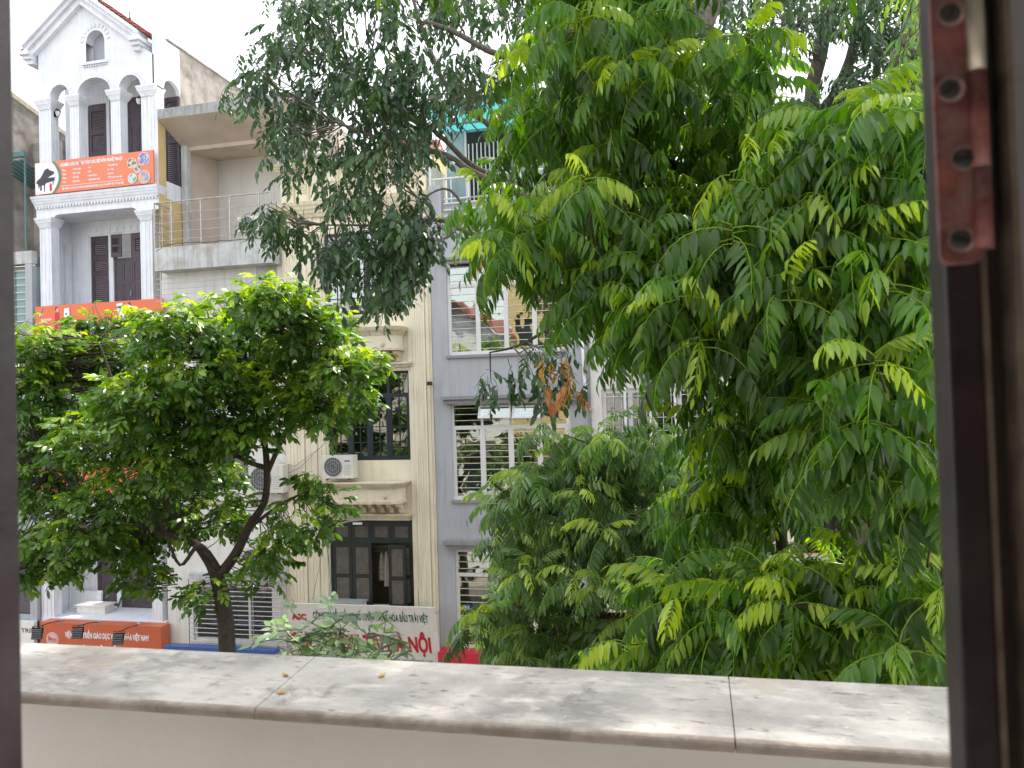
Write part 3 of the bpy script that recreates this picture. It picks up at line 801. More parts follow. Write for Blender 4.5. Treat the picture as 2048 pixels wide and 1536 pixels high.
for nm_, c1, c2 in (('a', (.12, .1, .07), (.6, .5, .4)), ('b', (.5, .48, .5), (.18, .2, .45)), ('c', (.5, .5, .45), (.3, .12, .1)), ('d', (.15, .35, .15), (.5, .6, .65)), ('e', (.3, .3, .42), (.55, .4, .32))):
    q = mat('printed picture '+nm_, c1, .5); n = q.node_tree.nodes; L = q.node_tree.links
    vz = n.new('ShaderNodeTexVoronoi'); vz.inputs['Scale'].default_value = 16; g_ = n.new('ShaderNodeNewGeometry'); L.new(g_.outputs['Position'], vz.inputs['Vector'])
    mq = n.new('ShaderNodeMix'); mq.data_type = 'RGBA'; mq.inputs[6].default_value = (*c1, 1); mq.inputs[7].default_value = (*c2, 1); rp = n.new('ShaderNodeMapRange'); rp.inputs[1].default_value = .35; rp.inputs[2].default_value = .5
    sx = n.new('ShaderNodeSeparateColor'); L.new(vz.outputs['Color'], sx.inputs[0]); L.new(sx.outputs[0], rp.inputs[0]); L.new(rp.outputs[0], mq.inputs[0]); L.new(mq.outputs[2], n['Principled BSDF'].inputs['Base Color']); PM.append(q)
for k, (u, v, r_) in enumerate(((.825, .33, .15), (.925, .24, .19), (.873, .52, .125), (.83, .80, .15), (.93, .80, .19))):
    r2 = min(r_, .19)
    x, z = bp(u, v)
    def clip(rr_, pad):
        pts = []
        for a in np.linspace(0, 2*math.pi, 29)[:-1]:
            pts.append((min(bx1-pad, x+rr_*math.cos(a)), min(bz1-pad, max(bz0+pad, z+rr_*math.sin(a)))))
        return pts
    MB().prism(clip(r_*BH*.98+.012, .004), Yb-.005-.004*k, Yb-.003-.004*k).build('picture_rim', tw, b1)
    MB().prism(clip(r_*BH*.98, .012), Yb-.0065-.004*k, Yb-.0055-.004*k).build('picture', PM[k], b1)

# ---- banner 2 (orange, phones)
def zY(px, py, Y): return at(px, py, Y).z
b2 = empty('banner', (xB0+1.5, Yb, zB(190, 640)), 'orange banner with cartoon people holding tall phones, half hidden by the left tree', 'sign')
bx0, bx1 = at(71, 640, Yb).x, at(326, 640, Yb).x; bz0, bz1 = at(198, 672, Yb).z, at(198, 605, Yb).z; BW, BH = bx1-bx0, bz1-bz0
box('board', M_['orange'], b2, bx0, bx1, Yb, Yb+.05, bz0, bz1)
box('green_edge', M_['pgreen'], b2, bx0, bx1, Yb-.003, Yb+.05, bz0-.05, bz0-.001)
for (u, fl) in ((.235, 1), (.66, -1)):
    ph = [(u, .12), (u+.04, .10), (u+.048, .5), (u+.04, .72), (u-.015, .74), (u-.005, .5)]
    if fl < 0: ph = [(u-.012, .08), (u+.035, .05), (u+.052, .6), (u+.012, .72)]
    polyprint(b2, [(a+.006, b_+.02) for a, b_ in ph], Yb-.003, M_['pdark'], 'phone_print'); polyprint(b2, ph, Yb-.008, M_['signwhite'], 'phone_print')
    px_ = u-.055 if fl > 0 else u+.078
    polyprint(b2, [(px_-.02, .22), (px_+.012, .22), (px_+.02, .5), (px_+.03, .78), (px_-.025, .78)], Yb-.004, M_['pred'], 'figure_print')
    x, z = bp(px_, .15); MB().prism([(x+.045*math.cos(a), z+.06*math.sin(a)) for a in np.linspace(0, 6.28, 13)[:-1]], Yb-.009, Yb-.006).build('figure_print', M_['pskin'], b2)
    x, z = bp(px_-.008*fl, .11); MB().prism([(x+.05*math.cos(a), z+.065*math.sin(a)) for a in np.linspace(0, 6.28, 13)[:-1]], Yb-.0055, Yb-.0045).build('figure_print', M_['pdark'], b2)
    for (a, b_, m2) in ((u+.01, .25, 'pblue'), (u+.018, .42, 'pred'), (u+.012, .56, 'plgreen')):
        polyprint(b2, [(a, b_), (a+.012, b_), (a+.012, b_+.06), (a, b_+.06)], Yb-.012, M_[m2], 'phone_print')
polyprint(b2, [(.035, .3), (.062, .06), (.066, .1), (.045, .34)], Yb-.004, M_['pblue'], 'logo_print')
polyprint(b2, [(.03, .2), (.05, .28), (.03, .3)], Yb-.005, tw, 'logo_print')
x0, z = bp(.045, .42); x1, _ = bp(.13, .42); text('Tân Kỷ NTN', x0, x1, z, .06, Yb-.005, tw, b2, bold=.05)
x, z = bp(.09, .85); 
MB().prism([(x+.13*math.cos(a), max(bz0+.01, z+.13*math.sin(a))) for a in np.linspace(0, 6.28, 21)[:-1]], Yb-.005, Yb-.003).build('badge_print', tw, b2)
MB().prism([(x+.06*math.cos(a), z+.06*math.sin(a)) for a in np.linspace(0, 6.28, 21)[:-1]], Yb-.008, Yb-.006).build('badge_print', M_['pskin'], b2)

# ---- banner 3
b3 = empty('banner', (xB0+1.5, Yb, zB(190, 950)), 'orange banner with magenta figure and pale swirl showing between the leaves of the left tree', 'sign')
bx0, bx1 = at(74, 950, Yb).x, at(322, 950, Yb).x; bz0, bz1 = at(198, 985, Yb).z, at(198, 922, Yb).z; BW, BH = bx1-bx0, bz1-bz0
box('board', M_['orange'], b3, bx0, bx1, Yb, Yb+.05, bz0, bz1)
polyprint(b3, [(.28, .4), (.32, .45), (.36, .7), (.35, .95), (.29, .8)], Yb-.004, M_['pmag'], 'figure_print')
disc(.345, .42, .11, Yb-.007, M_['signwhite'], 'figure_print', parent=b3); disc(.35, .47, .06, Yb-.011, M_['pskin'], 'figure_print', parent=b3)
polyprint(b3, [(.82, .3), (.9, .28), (.93, .6), (.88, .95), (.8, .9)], Yb-.004, M_['pdark'], 'figure_print')
disc(.86, .42, .1, Yb-.008, M_['signwhite'], 'figure_print', parent=b3)

# ---- ground sign box with lettering and floodlights
Yg = D-.42
s4 = empty('shop_sign', (xB0+1.5, Yg, zB(190, 1290)), 'deep orange box sign with white lettering and round music badge above the parapet, lower left', 'sign')
bx0, bx1 = at(81, 1270, Yg).x, at(322, 1270, Yg).x; bz1 = at(200, 1249, Yg).z; bz0 = bz1-1.35; BW, BH = bx1-bx0, bz1-bz0
box('sign_box', M_['orange3'], s4, bx0, bx1, Yg, D-.03, bz0, bz1)
sb = mat('box seam', (.25, .06, .03), .5)
def st(s, u0, u1, zc, h, bold=.03): text(s, bx0+BW*u0, bx0+BW*u1, zc, h, Yg-.004, tw, s4, bold=bold)
st('VIỆN PHÁT TRIỂN GIÁO DỤC VÀ VĂN HÓA VIỆT NAM', .21, .90, at(205, 1272, Yg).z, .16, .04)
st('TRUNG TÂM NGHỆ THUẬT MUSIC TALENT', .19, .93, at(205, 1301, Yg).z, .20, .05)
p = at(105, 1279, Yg)
for k, (r_, m2) in enumerate(((.215, 'signwhite'), (.2, 'orange3'), (.185, 'pskin'))):
    mm = M_[m2] if m2 != 'pskin' else mat('badge pink', (.66, .45, .42), .5)
    MB().prism([(p.x+r_*math.cos(a), p.z+r_*math.sin(a)) for a in np.linspace(0, 6.2832, 33)[:-1]], Yg-.004-.003*k-.002, Yg-.003-.003*k+.0005).build('badge', mm, s4)
text('Music', p.x-.10, p.x+.15, p.z+.02, .09, Yg-.014, M_['pred'], s4, bold=.02)
text('TALENT', p.x-.07, p.x+.14, p.z-.06, .035, Yg-.014, M_['pred'], s4, bold=.02)
MB().tube([(p.x-.13, Yg-.014, p.z-.06), (p.x-.12, Yg-.014, p.z+.11), (p.x-.07, Yg-.014, p.z+.05)], .008, 5).build('badge', M_['pred'], s4)
for i, (bx, by, lx, ly) in enumerate(((124, 1241, 76, 1266), (200, 1244, 157, 1264), (279, 1249, 238, 1276))):
    a_ = at(bx, by, D-.25); e_ = at(lx, ly-12, D-1.25)
    nm_ = ['leftmost', 'middle', 'rightmost'][i]
    Fl = empty('floodlight', a_, nm_+' of the three black floodlights on arms in front of the deep orange sign', 'floodlight', 'floodlights over the orange sign')
    MB().tube([a_, a_.lerp(e_, .5)+Vector((0, 0, .03)), e_], .014, 6).build('arm', M_['black'], Fl)
    box('bracket', M_['greymetal'], Fl, a_.x-.05, a_.x+.05, a_.y-.04, a_.y+.02, bz1+.002, bz1+.06)
    d_ = Vector((-.22, .08, -1)).normalized(); s2 = Vector((1, .2, 0)).normalized(); n2 = d_.cross(s2).normalized()
    c_ = e_+d_*.2
    MB().obox(c_, s2*.15, d_*.17, n2*.025).build('lamp_body', M_['black'], Fl)
    fins = MB()
    for k in range(6): fins.obox(c_+d_*(-.13+.052*k)-n2*.04, s2*.145, d_*.006, n2*.02)
    for k in range(6): fins.obox(c_+d_*(-.13+.052*k)+n2*.04, s2*.145, d_*.006, n2*.02)
    fins.build('cooling_fins', M_['gpipe'], Fl)
    MB().tube([c_-s2*.16+d_*.0, e_-s2*.16-d_*.02, e_+s2*.16-d_*.02, c_+s2*.16], .010, 5).build('yoke', M_['black'], Fl)
# white box on the first balcony
wb = empty('storage_box', at(165, 1236, D+.7), 'white wooden bench box with a flat lid on the lowest white balcony', 'box')
q = RC(180, 1207, 222, 1240, D+.7)
box('lid', M_['signgrey'], wb, q[0]-.35, q[1], D+.45, D+.95, q[3]-.03, q[3])
box('case', M_['white2'], wb, q[0]-.3, q[1]-.05, D+.5, D+.9, zf0+.005, q[3]-.031)
MB().prismx([(D+.96, zf0+.01), (D+1.1, zf0+.01), (D+1.15, zf0+.55), (D+1.1, zf0+.55)], q[0]-1.0, q[0]+.1).build('back_panel', M_['white'], wb)

# ================================================================= HOUSE C (terrace house)
xC0, xC1 = xS+.01, at(568, 800, D).x
C = empty('townhouse', ((xC0+xC1)/2, D, .14), 'narrow off white townhouse with cracked concrete balcony, open roof terrace and big flat canopy', 'house')
Wc = M_['white2']
def zC(py, px=440, Y=D): return at(px, py, Y).z
zslab0, zslab1 = at(435, 533, D-.45).z, at(435, 486, D-.45).z
hC1 = RC(408, 885, 498, 985, D); hC2 = RC(385, 1165, 545, 1285, D)
hC0 = RC(385, 690, 500, 830, D); hC3 = RC(510, 512, 552, 560, D)
wall_grid(xC0+.02, xC1, .14, zslab0+.1, [hC1, hC2, hC0], D+.03, D+.2).build('wall', Wc, C)
body(C, xC0+.02, xC1, D+.2, D+10, .14, zslab0+.3, Wc)
window(C, hC1, D+.1, cols=(1, 1.3), fwid=.06, gm='glassd', bars=7, barm='greymetal')
window(C, hC0, D+.1, cols=(1, 1), fwid=.06, gm='glassd', bars=8, barm='bar')
window(C, hC2, D+.1, cols=(1, 1.4, 1), fwid=.07, gm='glassd', curtain=M_['pinkplaster'])
box('ledge', M_['concl'], C, at(375, 1150, D-.3).x, xC1-.02, D-.25, D+.03, at(470, 1160, D-.2).z, at(470, 1148, D-.2).z)
r = RC(378, 1160, 574, 1292, D-.25)
for i in range(14):
    z = r[2]+(r[3]-r[2])*(i+.5)/14; MB().tube([(r[0], D-.25, z), (r[1], D-.25, z)], .014, 6).build('grille_bar', M_['steel'], C)
for u in (0, .33, .66, 1):
    x = r[0]+(r[1]-r[0])*u; MB().tube([(x, D-.25, r[2]), (x, D-.25, r[3])], .016, 6).build('grille_post', M_['steel'], C)
box('sill', M_['concl'], C, r[0]-.05, r[1]+.05, D-.28, D+.025, r[2]-.1, r[2]-.02)
r = RC(430, 985, 570, 1000, D); box('sill', Wc, C, r[0]-.6, r[1]-.05, D-.12, D+.028, r[2], r[3])
r = RC(512, 512, 552, 560, D); box('vent_panel', M_['concl'], C, r[0], r[1], D+.01, D+.028, r[2], r[3])
# balcony slab with crack
xs0 = at(309, 510, D-.45).x
sb_ = box('balcony_slab', M_['concl'], C, xs0, xC1+.0, D-.45, D+2.9, zslab0, zslab1)
pts = []
x = xs0+.08; z = zslab0+.28
rr2 = random.Random(3)
cpx = [(313, 503), (330, 490), (352, 487), (380, 484), (410, 486), (440, 481), (470, 481), (500, 478), (540, 476), (560, 475)]
cpt = [at(a, b_, D-.452) for a, b_ in cpx]
ck = []
for a, b_ in zip(cpt[:-1], cpt[1:]):
    for k in range(4): q = a.lerp(b_, k/4); ck.append((q.x+rr2.uniform(-.02, .02), D-.45, q.z+rr2.uniform(-.018, .018)))
MB().tube(ck, .009, 4).build('crack', M_['dark'], sb_)
# railing
rail = empty('railing', at(430, 470, D-.38), 'stainless steel rail fence along the cracked concrete roof terrace', 'railing')
rY = D-.40
z_t = at(420, 396, rY).z; xr0 = at(309, 440, rY).x; xr1 = xC1-.05
zr = [z_t-(z_t-zslab1)*k for k in (0, .26, .46, .66, .84)]
for i, z in enumerate(zr):
    MB().tube([(xr0, rY, z), (xr1, rY, z)], .022 if i == 0 else .011, 8).build('rail', M_['steel'], rail)
    MB().tube([(xr0, rY, z), (xr0, D+.28, z)], .018 if i == 0 else .010, 8).build('rail', M_['steel'], rail)
for px in (309, 343, 402, 460, 519, 565):
    x = min(at(px, 440, rY).x, xr1); MB().tube([(x, rY, zslab1), (x, rY, z_t)], .024, 8).build('post', M_['steel'], rail)
for yy in (D-.05, D+.28): MB().tube([(xr0, yy, zslab1), (xr0, yy, z_t)], .022, 8).build('post', M_['steel'], rail)
# terrace back wall, side wall, canopy
zter = zslab1
box('terrace_wall', M_['white2'], C, xC0+.01, xC1+.3, D+3.0, D+3.15, zter-.2, at(500, 240, D+3).z+.2)
box('terrace_wall', M_['pinkplaster'], C, xC0+.003, xC0+.03, D+1.15, D+2.99, zter, at(430, 300, D+2.5).z)
box('terrace_post', M_['concl'], C, xC0+.031, xC0+.22, D+1.05, D+1.25, zter, at(372, 292, D+1.1).z)
cf = [at(316, 241, D), at(600, 192, D)]
zc0 = at(430, 224, D).z; th = .30
cbk = at(390, 300, D+1.4).z
MB().prismx([(D, zc0), (D, zc0+th), (D+4.2, zc0+th), (D+4.2, zc0-.2), (D+1.15, zc0-.62), (D+1.15, zc0-.50)], at(315, 235, D).x, at(575, 200, D).x+.2).build('canopy', M_['soffit'], C)
MB().prismx([(D-.006, zc0), (D-.006, zc0+th), (D-.001, zc0+th), (D-.001, zc0)], at(315, 235, D).x, at(575, 200, D).x+.2).build('canopy_fascia', M_['conc'], C)
# lower thin metal railing in front
r2 = empty('railing', at(400, 580, D-.3), 'thin grey metal rack railing on the off white wall under the cracked balcony', 'railing')
rY = D-.30
for py in (556, 566, 577, 588, 600):
    a_ = at(310, py+3, rY); z = a_.z; MB().tube([(at(312, py, rY).x, rY, z), (at(495, py, rY).x, rY, z)], .010, 6).build('rail', M_['greymetal'], r2)
for px in (322, 411, 494): x = at(px, 580, rY).x; MB().tube([(x, rY, at(px, 610, rY).z), (x, rY, at(400, 552, rY).z)], .014, 6).build('post', M_['greymetal'], r2)
bluer = empty('awning', at(430, 1300, D-.8), 'blue metal awning edge behind the parapet, right of the deep orange sign', 'awning')
r = RC(330, 1296, 548, 1304, D-1.0)
MB().prismx([(D-1.0, r[2]), (D-1.0, r[3]), (D-.7, r[3]-.02), (D-.7, r[2]-.02)], r[0], r[1]).build('sheet', M_['bluemetal'], bluer)
box('gutter', M_['bluemetal'], bluer, r[0], r[1], D-1.08, D-1.002, r[2]-.08, r[3]+.01)

# air conditioners
def ac(px0, py0, px1, py1, Y, label, depth=.3, logo=False):
    x0, x1, z0, z1 = RC(px0, py0, px1, py1, Y)
    o = empty('air_conditioner', ((x0+x1)/2, Y+depth/2, z0), label, 'air conditioner', 'outdoor air conditioner units')
    box('casing', M_['ac'], o, x0, x1, Y, Y+depth, z0, z1)
    W_ = x1-x0; H_ = z1-z0; r_ = H_*.42; c_ = (x0+W_*.36, z0+H_*.5)
    MB().prism([(c_[0]+r_*math.cos(a), c_[1]+r_*math.sin(a)) for a in np.linspace(0, 6.2832, 29)[:-1]], Y-.008, Y-.002).build('fan_opening', M_['acdark'], o)
    gr = MB()
    for k in range(9):
        t = -1+2*(k+.5)/9; hx = math.sqrt(1-t*t)*r_; gr.box(c_[0]+t*r_-.003, c_[0]+t*r_+.003, Y-.016, Y-.010, c_[1]-hx, c_[1]+hx)
    for rr_ in (.35, .7, 1): gr.tube([(c_[0]+r_*rr_*math.cos(a), Y-.014, c_[1]+r_*rr_*math.sin(a)) for a in np.linspace(0, 6.2832, 25)], .005, 4, False)
    gr.build('fan_grille', M_['greymetal'], o)
    lv = MB()
    for k in range(7): z = z0+H_*(.15+.07*k); lv.box(x0+W_*.72, x0+W_*.93, Y-.004, Y-.0005, z, z+H_*.025)
    lv.build('vent_slots', M_['greymetal'], o)
    if logo: box('badge', M_['pblue'], o, x0+W_*.73, x0+W_*.9, Y-.003, Y-.0004, z0+H_*.72, z0+H_*.79)
    bb = MB(); 
    for x in (x0+W_*.15, x0+W_*.85): bb.box(x-.015, x+.015, Y-.02, Y+depth+.12, z0-.035, z0-.001)
    bb.build('bracket', M_['black'], o)
    return o
ac(475, 430, 528, 462, D+.6, 'beige outdoor air conditioner behind the roof terrace railing')
ac(497, 930, 566, 986, D-.42, 'beige air conditioner beside the window at mid height, behind the left tree trunk')
ac(482, 1095, 545, 1147, D-.40, 'beige air conditioner on the ledge above the barred window, behind leaves')
ac(644, 911, 706, 957, D-.42, 'beige air conditioner with blue badge under the dark blue window', logo=True)
ac(638, 604, 692, 655, D-.42, 'pale air conditioner below the topmost dark blue window, half hidden by leaves')

# ================================================================= HOUSE D (cream)
xD0, xD1 = xC1+.01, at(866, 800, D).x
Dh = empty('townhouse', ((xD0+xD1)/2, D, .14), 'cream townhouse with fluted pilasters, rounded balcony boxes and dark blue windows', 'house')
cm = M_['cream']; cs = M_['creamstain']
ztopD = at(715, 408, D).z
hD1 = RC(648, 462, 815, 628, D); hD2 = RC(655, 744, 820, 921, D); hD3 = RC(660, 1040, 826, 1212, D)
wall_grid(xD0, xD1, .14, ztopD, [hD1, hD2, hD3], D+.02, D+.22).build('wall', cm, Dh)
body(Dh, xD0, xD1, D+.22, D+10, .14, at(715, 330, D).z, cm)
window(Dh, hD1, D+.08, cols=(1, 1, 1, 1), transom=.26, fm='bluewood', fwid=.07, gm='glass', nx=2, nz=4, mw=.025, sub=.05, bars=9, barm='bar', curtain=None)
window(Dh, hD2, D+.08, cols=(1, 1, 1, 1), transom=.26, fm='bluewood', fwid=.07, gm='glassd', nx=2, nz=4, mw=.025, sub=.05, bars=12, barm='greymetal')
# pilasters (fluted)
def pilaster(px0, px1, py0, py1, depth=.1, n_=5):
    x0, x1, z0, z1 = RC(px0, py0, px1, py1, D)
    b = MB().box(x0, x1, D-depth+.02, D+.019, z0, z1)
    for i in range(n_):
        a = x0+(x1-x0)*(i+.06)/n_; c = x0+(x1-x0)*(i+.94)/n_; b.box(a, c, D-depth+.008, D-depth+.0199, z0, z1)
    return b.build('pilaster', cm, Dh)
pilaster(578, 612, 430, 1400); pilaster(612.5, 636, 430, 1400, .06, 2)
pilaster(636.5, 652, 430, 1400, .035, 2)
pilaster(834, 858, 425, 1400); pilaster(822, 833.5, 425, 1400, .05, 1); pilaster(858.5, 865, 425, 1400, .06, 1)
# top cornices and key-pattern frieze, attic storey
cornice(Dh, xD0+.02, xD1-.02, D-.05, at(715, 428, D).z, at(715, 398, D).z, cs, 4, .22, dent=False, back=.3)
zk0, zk1 = at(715, 398, D).z, at(715, 335, D).z
wall_grid(xD0+.03, xD1-.03, zk0+.001, zk1, [], D+.0, D+.2).build('attic_wall', cm, Dh)
kx = MB()
for i in range(9):
    x = xD0+.12+(xD1-xD0-.3)*i/9; s_ = .26; z = (zk0+zk1)/2-.13
    for (a, b_, c, d_) in ((0, s_, 0, .02), (0, .02, .02, s_), (.02, s_, s_-.02, s_), (s_-.02, s_, .08, s_-.02), (.07, s_-.02, .08, .10), (.07, .09, .10, .18), (.09, .18, .16, .18)):
        kx.box(x+a, x+b_, D-.03, D-.001, z+c, z+d_)
    kx.box(x+s_+.05, x+s_+.09, D-.05, D-.0012, zk0+.02, zk1-.02)
tag(kx.build('key_frieze', cs, Dh), kind='stuff')
cornice(Dh, xD0+.02, xD1-.02, D-.0, zk1, at(715, 318, D).z, cs, 4, .28, back=.3)
zr_ = at(715, 318, D).z
# small white awning on left of the roof terrace, red roof at right behind
sb2 = MB()
r = RC(540, 296, 592, 312, D)
for i in range(9): x = r[0]+(r[1]-r[0]+.3)*i/9; sb2.prismx([(D-.2, r[2]+.02), (D-.2, r[2]+.06), (D+1.4, r[3]+.25), (D+1.4, r[3]+.2)], x, x+.075)
tag(sb2.build('awning_sheet', M_['white2'], Dh), kind='stuff')
q = at(560, 320, D); MB().tube([(q.x, D-.1, r[2]+.02), (q.x, D-.1, zr_)], .02, 6).build('post', M_['greymetal'], Dh)
MB().tube([(q.x, D-.1, r[2]+.05), (q.x+1.5, D-.1, r[2]+.05)], .02, 6).build('rail', M_['greymetal'], Dh)
RR = empty('distant_house', at(830, 300, D+6), 'red tiled roof peeping over the cream townhouse behind the dark branches', 'house')
p0 = at(785, 300, D+6); p1 = at(862, 290, D+6)
MB().prismx([(D+5, p0.z-.2), (D+5, p0.z-.05), (D+7, p0.z+.55), (D+9, p0.z-.2)], p0.x, p1.x).build('roof', M_['tile'], RR)
box('wall', M_['yellow'], RR, p0.x, p1.x, D+5.2, D+8.8, 0.2, p0.z-.21)
# rounded balcony boxes
def balcony_box(px0, px1, pt, pc, pb, nm='balcony_box', out=.55):
    x0 = at(px0, pt, D).x; x1 = at(px1, pt, D).x
    z1 = at((px0+px1)/2, pt, D-.3).z; z2 = at((px0+px1)/2, pc, D-.3).z; z3 = at((px0+px1)/2, pb, D-.3).z
    def plan(e):
        pts = []; r_ = .34
        for k in range(9):
            a = math.pi/2*k/8; pts.append((x1+e-r_+r_*math.sin(a), D-out-e+r_-r_*math.cos(a)))
        L = []
        for k in range(9):
            a = math.pi/2*k/8; L.append((x0-e+r_-r_*math.cos(a), D-out-e+r_-r_*math.sin(a)))
        return [(x0-e, D+.01)]+L+pts+[(x1+e, D+.01)]
    def slab(b, z0, z1_, e0, e1):
        P0, P1 = plan(e0), plan(e1); n = len(b.v); k = len(P0)
        b.v += [(x, y, z0) for x, y in P0]+[(x, y, z1_) for x, y in P1]
        b.f.append(tuple(range(n+k-1, n-1, -1))); b.f.append(tuple(range(n+k, n+2*k)))
        for i in range(k-1): b.f.append((n+i, n+i+1, n+k+i+1, n+k+i))
    o = MB(); slab(o, z3, z2, 0, 0); bo = o.build(nm, cm, Dh)
    t = MB(); H = z1-z2; slab(t, z2, z2+H*.25, .02, .05); slab(t, z2+H*.25, z2+H*.6, .05, .12); slab(t, z2+H*.6, z1, .13, .17); t.build('coping', cs, bo)
    t = MB(); slab(t, z3-.07, z3, .03, .03); t.build('moulding', cs, bo)
    return bo, x0, x1, z3
for (args, pyl0, pyl1, tag_) in (((668, 806, 657, 673, 698), 727, 744, 1), ((668, 812, 964, 977, 1001), 1026, 1040, 2)):
    bo, x0, x1, z3 = balcony_box(*args)
    for i in range(8):
        x = x0+(x1-x0)*(i+.5)/8
        MB().prismx([(D-.38, z3-.08), (D-.36, z3-.16), (D-.12, z3-.24), (D-.10, z3-.36), (D+.0, z3-.36), (D+.0, z3-.08)], x-.055, x+.055).build('bracket', cs, bo)
    p = at(args[1]-42, (args[3]+args[4])/2+4, D-.56)
    MB().lathe((p.x, D-.585, p.z), [(.02, 0), (.06, .01), (.07, .034)], 12, 'y').build('rosette', cs, bo, True)
    za = at(738, pyl1, D).z; zb_ = at(738, pyl0, D).z
    b = MB(); xa, xb = at(652, pyl0, D).x, at(820, pyl0, D).x
    b.box(xa, xb, D-.06, D+.019, za, za+(zb_-za)*.45).box(xa-.04, xb+.04, D-.12, D+.018, za+(zb_-za)*.45+.001, za+(zb_-za)*.75).box(xa-.07, xb+.07, D-.18, D+.017, za+(zb_-za)*.75+.001, zb_)
    b.build('lintel', cs, Dh)
# green shutters, one leaf ajar, with hung clothes behind
x0, x1, z0, z1 = hD3
gw = M_['greenwood']
fr = MB().box(x0, x0+.05, D+.05, D+.12, z0, z1).box(x1-.05, x1, D+.05, D+.12, z0, z1).box(x0+.05, x1-.05, D+.05, D+.12, z1-.06, z1)
zt2 = z1-(z1-z0)*.25; fr.box(x0+.05, x1-.05, D+.05, D+.12, zt2-.05, zt2)
fr.build('shutter_frame', gw, Dh)
cw = (x1-x0-.1)/4
for i in range(4):
    xa = x0+.05+cw*i
    louvre_leaf(Dh, (xa+.005, xa+cw-.005, zt2, z1-.06), D+.06, gw, bays=((.2, .78),), n=6)
louvre_leaf(Dh, (x0+.055, x0+.05+cw-.005, z0, zt2-.05), D+.06, gw, bays=((.06, .44), (.5, .93)))
louvre_leaf(Dh, (x0+.055+cw, x0+.05+2*cw-.005, z0, zt2-.05), D+.06, gw, bays=((.06, .44), (.5, .93)))
lf = louvre_leaf(Dh, (x1-.05-cw*1.05, x1-.05-cw*.2, z0, zt2-.06), D-.12, gw, bays=((.06, .44), (.5, .93)), name='open_shutter')
louvre_leaf(Dh, (x1-.05-cw*.45, x1-.055, z0, zt2-.05), D+.06, gw, bays=((.06, .44), (.5, .93)), stile=.25)
rl = empty('clothes_rail', at(760, 1092, D+.5), 'row of wire hangers on a rail behind the open dark green shutters', 'clothes rail')
zh = at(760, 1093, D+.5).z
MB().tube([(x0+cw*1.8, D+.5, zh), (x0+cw*3.3, D+.5, zh)], .012, 6).build('rod', M_['greymetal'], rl)
for i in range(7):
    x = x0+cw*2.0+i*.075; MB().tube([(x, D+.5, zh+.01), (x, D+.5, zh-.05), (x-.02, D+.36, zh-.12), (x+.02, D+.64, zh-.12), (x, D+.5, zh-.05)], .005, 4).build('hanger', M_['greymetal'], rl)
def garment(px0, px1, py0, py1, m, lab):
    a, b_, c, d_ = RC(px0, py0, px1, py1, D+.42)
    g = MB(); n = 8; k = 10
    for j in range(k+1):
        for i in range(n+1):
            u = i/n; v = j/k; wid = (.45+.55*min(1, v*2.5)); x = (a+b_)/2+(u-.5)*(b_-a)*wid
            g.v.append((x, D+.42+.03*math.sin(u*9+v*2), d_-(d_-c)*v-(.04*abs(u-.5) if v == 0 else 0)))
    for j in range(k):
        for i in range(n): q = j*(n+1)+i; g.f.append((q, q+1, q+n+2, q+n+1))
    o = g.build('shirt', m, None); md = o.modifiers.new('t', 'SOLIDIFY'); md.thickness = .02
    tag(o, lab, 'clothing', 'clothes hanging behind the shutters')
ms = mat('striped cloth', (.6, .58, .52), .9); n = ms.node_tree.nodes; L = ms.node_tree.links
wv_ = n.new('ShaderNodeTexWave'); wv_.bands_direction = 'Z'; wv_.inputs['Scale'].default_value = 9; g_ = n.new('ShaderNodeNewGeometry'); L.new(g_.outputs['Position'], wv_.inputs['Vector'])
cr = n.new('ShaderNodeValToRGB'); cr.color_ramp.interpolation = 'CONSTANT'; cr.color_ramp.elements[0].color = (.02, .02, .02, 1); cr.color_ramp.elements[1].position = .5; cr.color_ramp.elements[1].color = (.7, .68, .62, 1)
L.new(wv_.outputs['Fac'], cr.inputs[0]); L.new(cr.outputs[0], n['Principled BSDF'].inputs['Base Color'])
garment(758, 769, 1105, 1160, ms, 'black and white striped shirt hanging between the dark green shutters')
garment(768, 778, 1102, 1172, M_['cloth1'], 'plain pale shirt hanging beside the striped one')
# curved grey lamp arm in front of the shutters
lp = empty('conduit', at(655, 1200, D-.2), 'curved grey conduit rising beside the green shutters and bending to the right', 'pipe')
MB().tube([at(a, b_, D-.3) for a, b_ in ((657, 1205), (661, 1160), (655, 1100), (652, 1075), (657, 1060), (672, 1050), (695, 1043), (722, 1040))], .022, 8).build('tube', M_['conc'], lp)
r = RC(706, 1045, 724, 1049, D-.3); box('lamp_tube', M_['pipe'], lp, r[0], r[1], D-.32, D-.28, r[2], r[3])
cb_ = empty('cables', at(640, 880, D-.1), 'thin black cables strung diagonally across the cream pilaster', 'cable')
for P_ in ([(540, 965), (600, 935), (648, 888)], [(643, 780), (646, 830), (648, 890)], [(560, 925), (590, 932), (645, 892)], [(650, 1080), (635, 1150), (625, 1200)], [(648, 760), (650, 888)], [(836, 1180), (838, 1212)]):
    MB().tube([at(a, b_, D-.15) for a, b_ in P_], .008, 5).build('cable', M_['gpipe'], cb_)
sc_ = empty('security_camera', at(860, 767, D-.1), 'small dark camera fixed on the edge of the cream townhouse', 'camera')
p = at(860, 767, D-.15); box('housing', M_['black'], sc_, p.x-.05, p.x+.05, D-.25, D-.1, p.z-.05, p.z+.05)
MB().tube([(p.x, D-.1, p.z), (p.x, D+.0, p.z)], .02, 8).build('mount', M_['greymetal'], sc_)

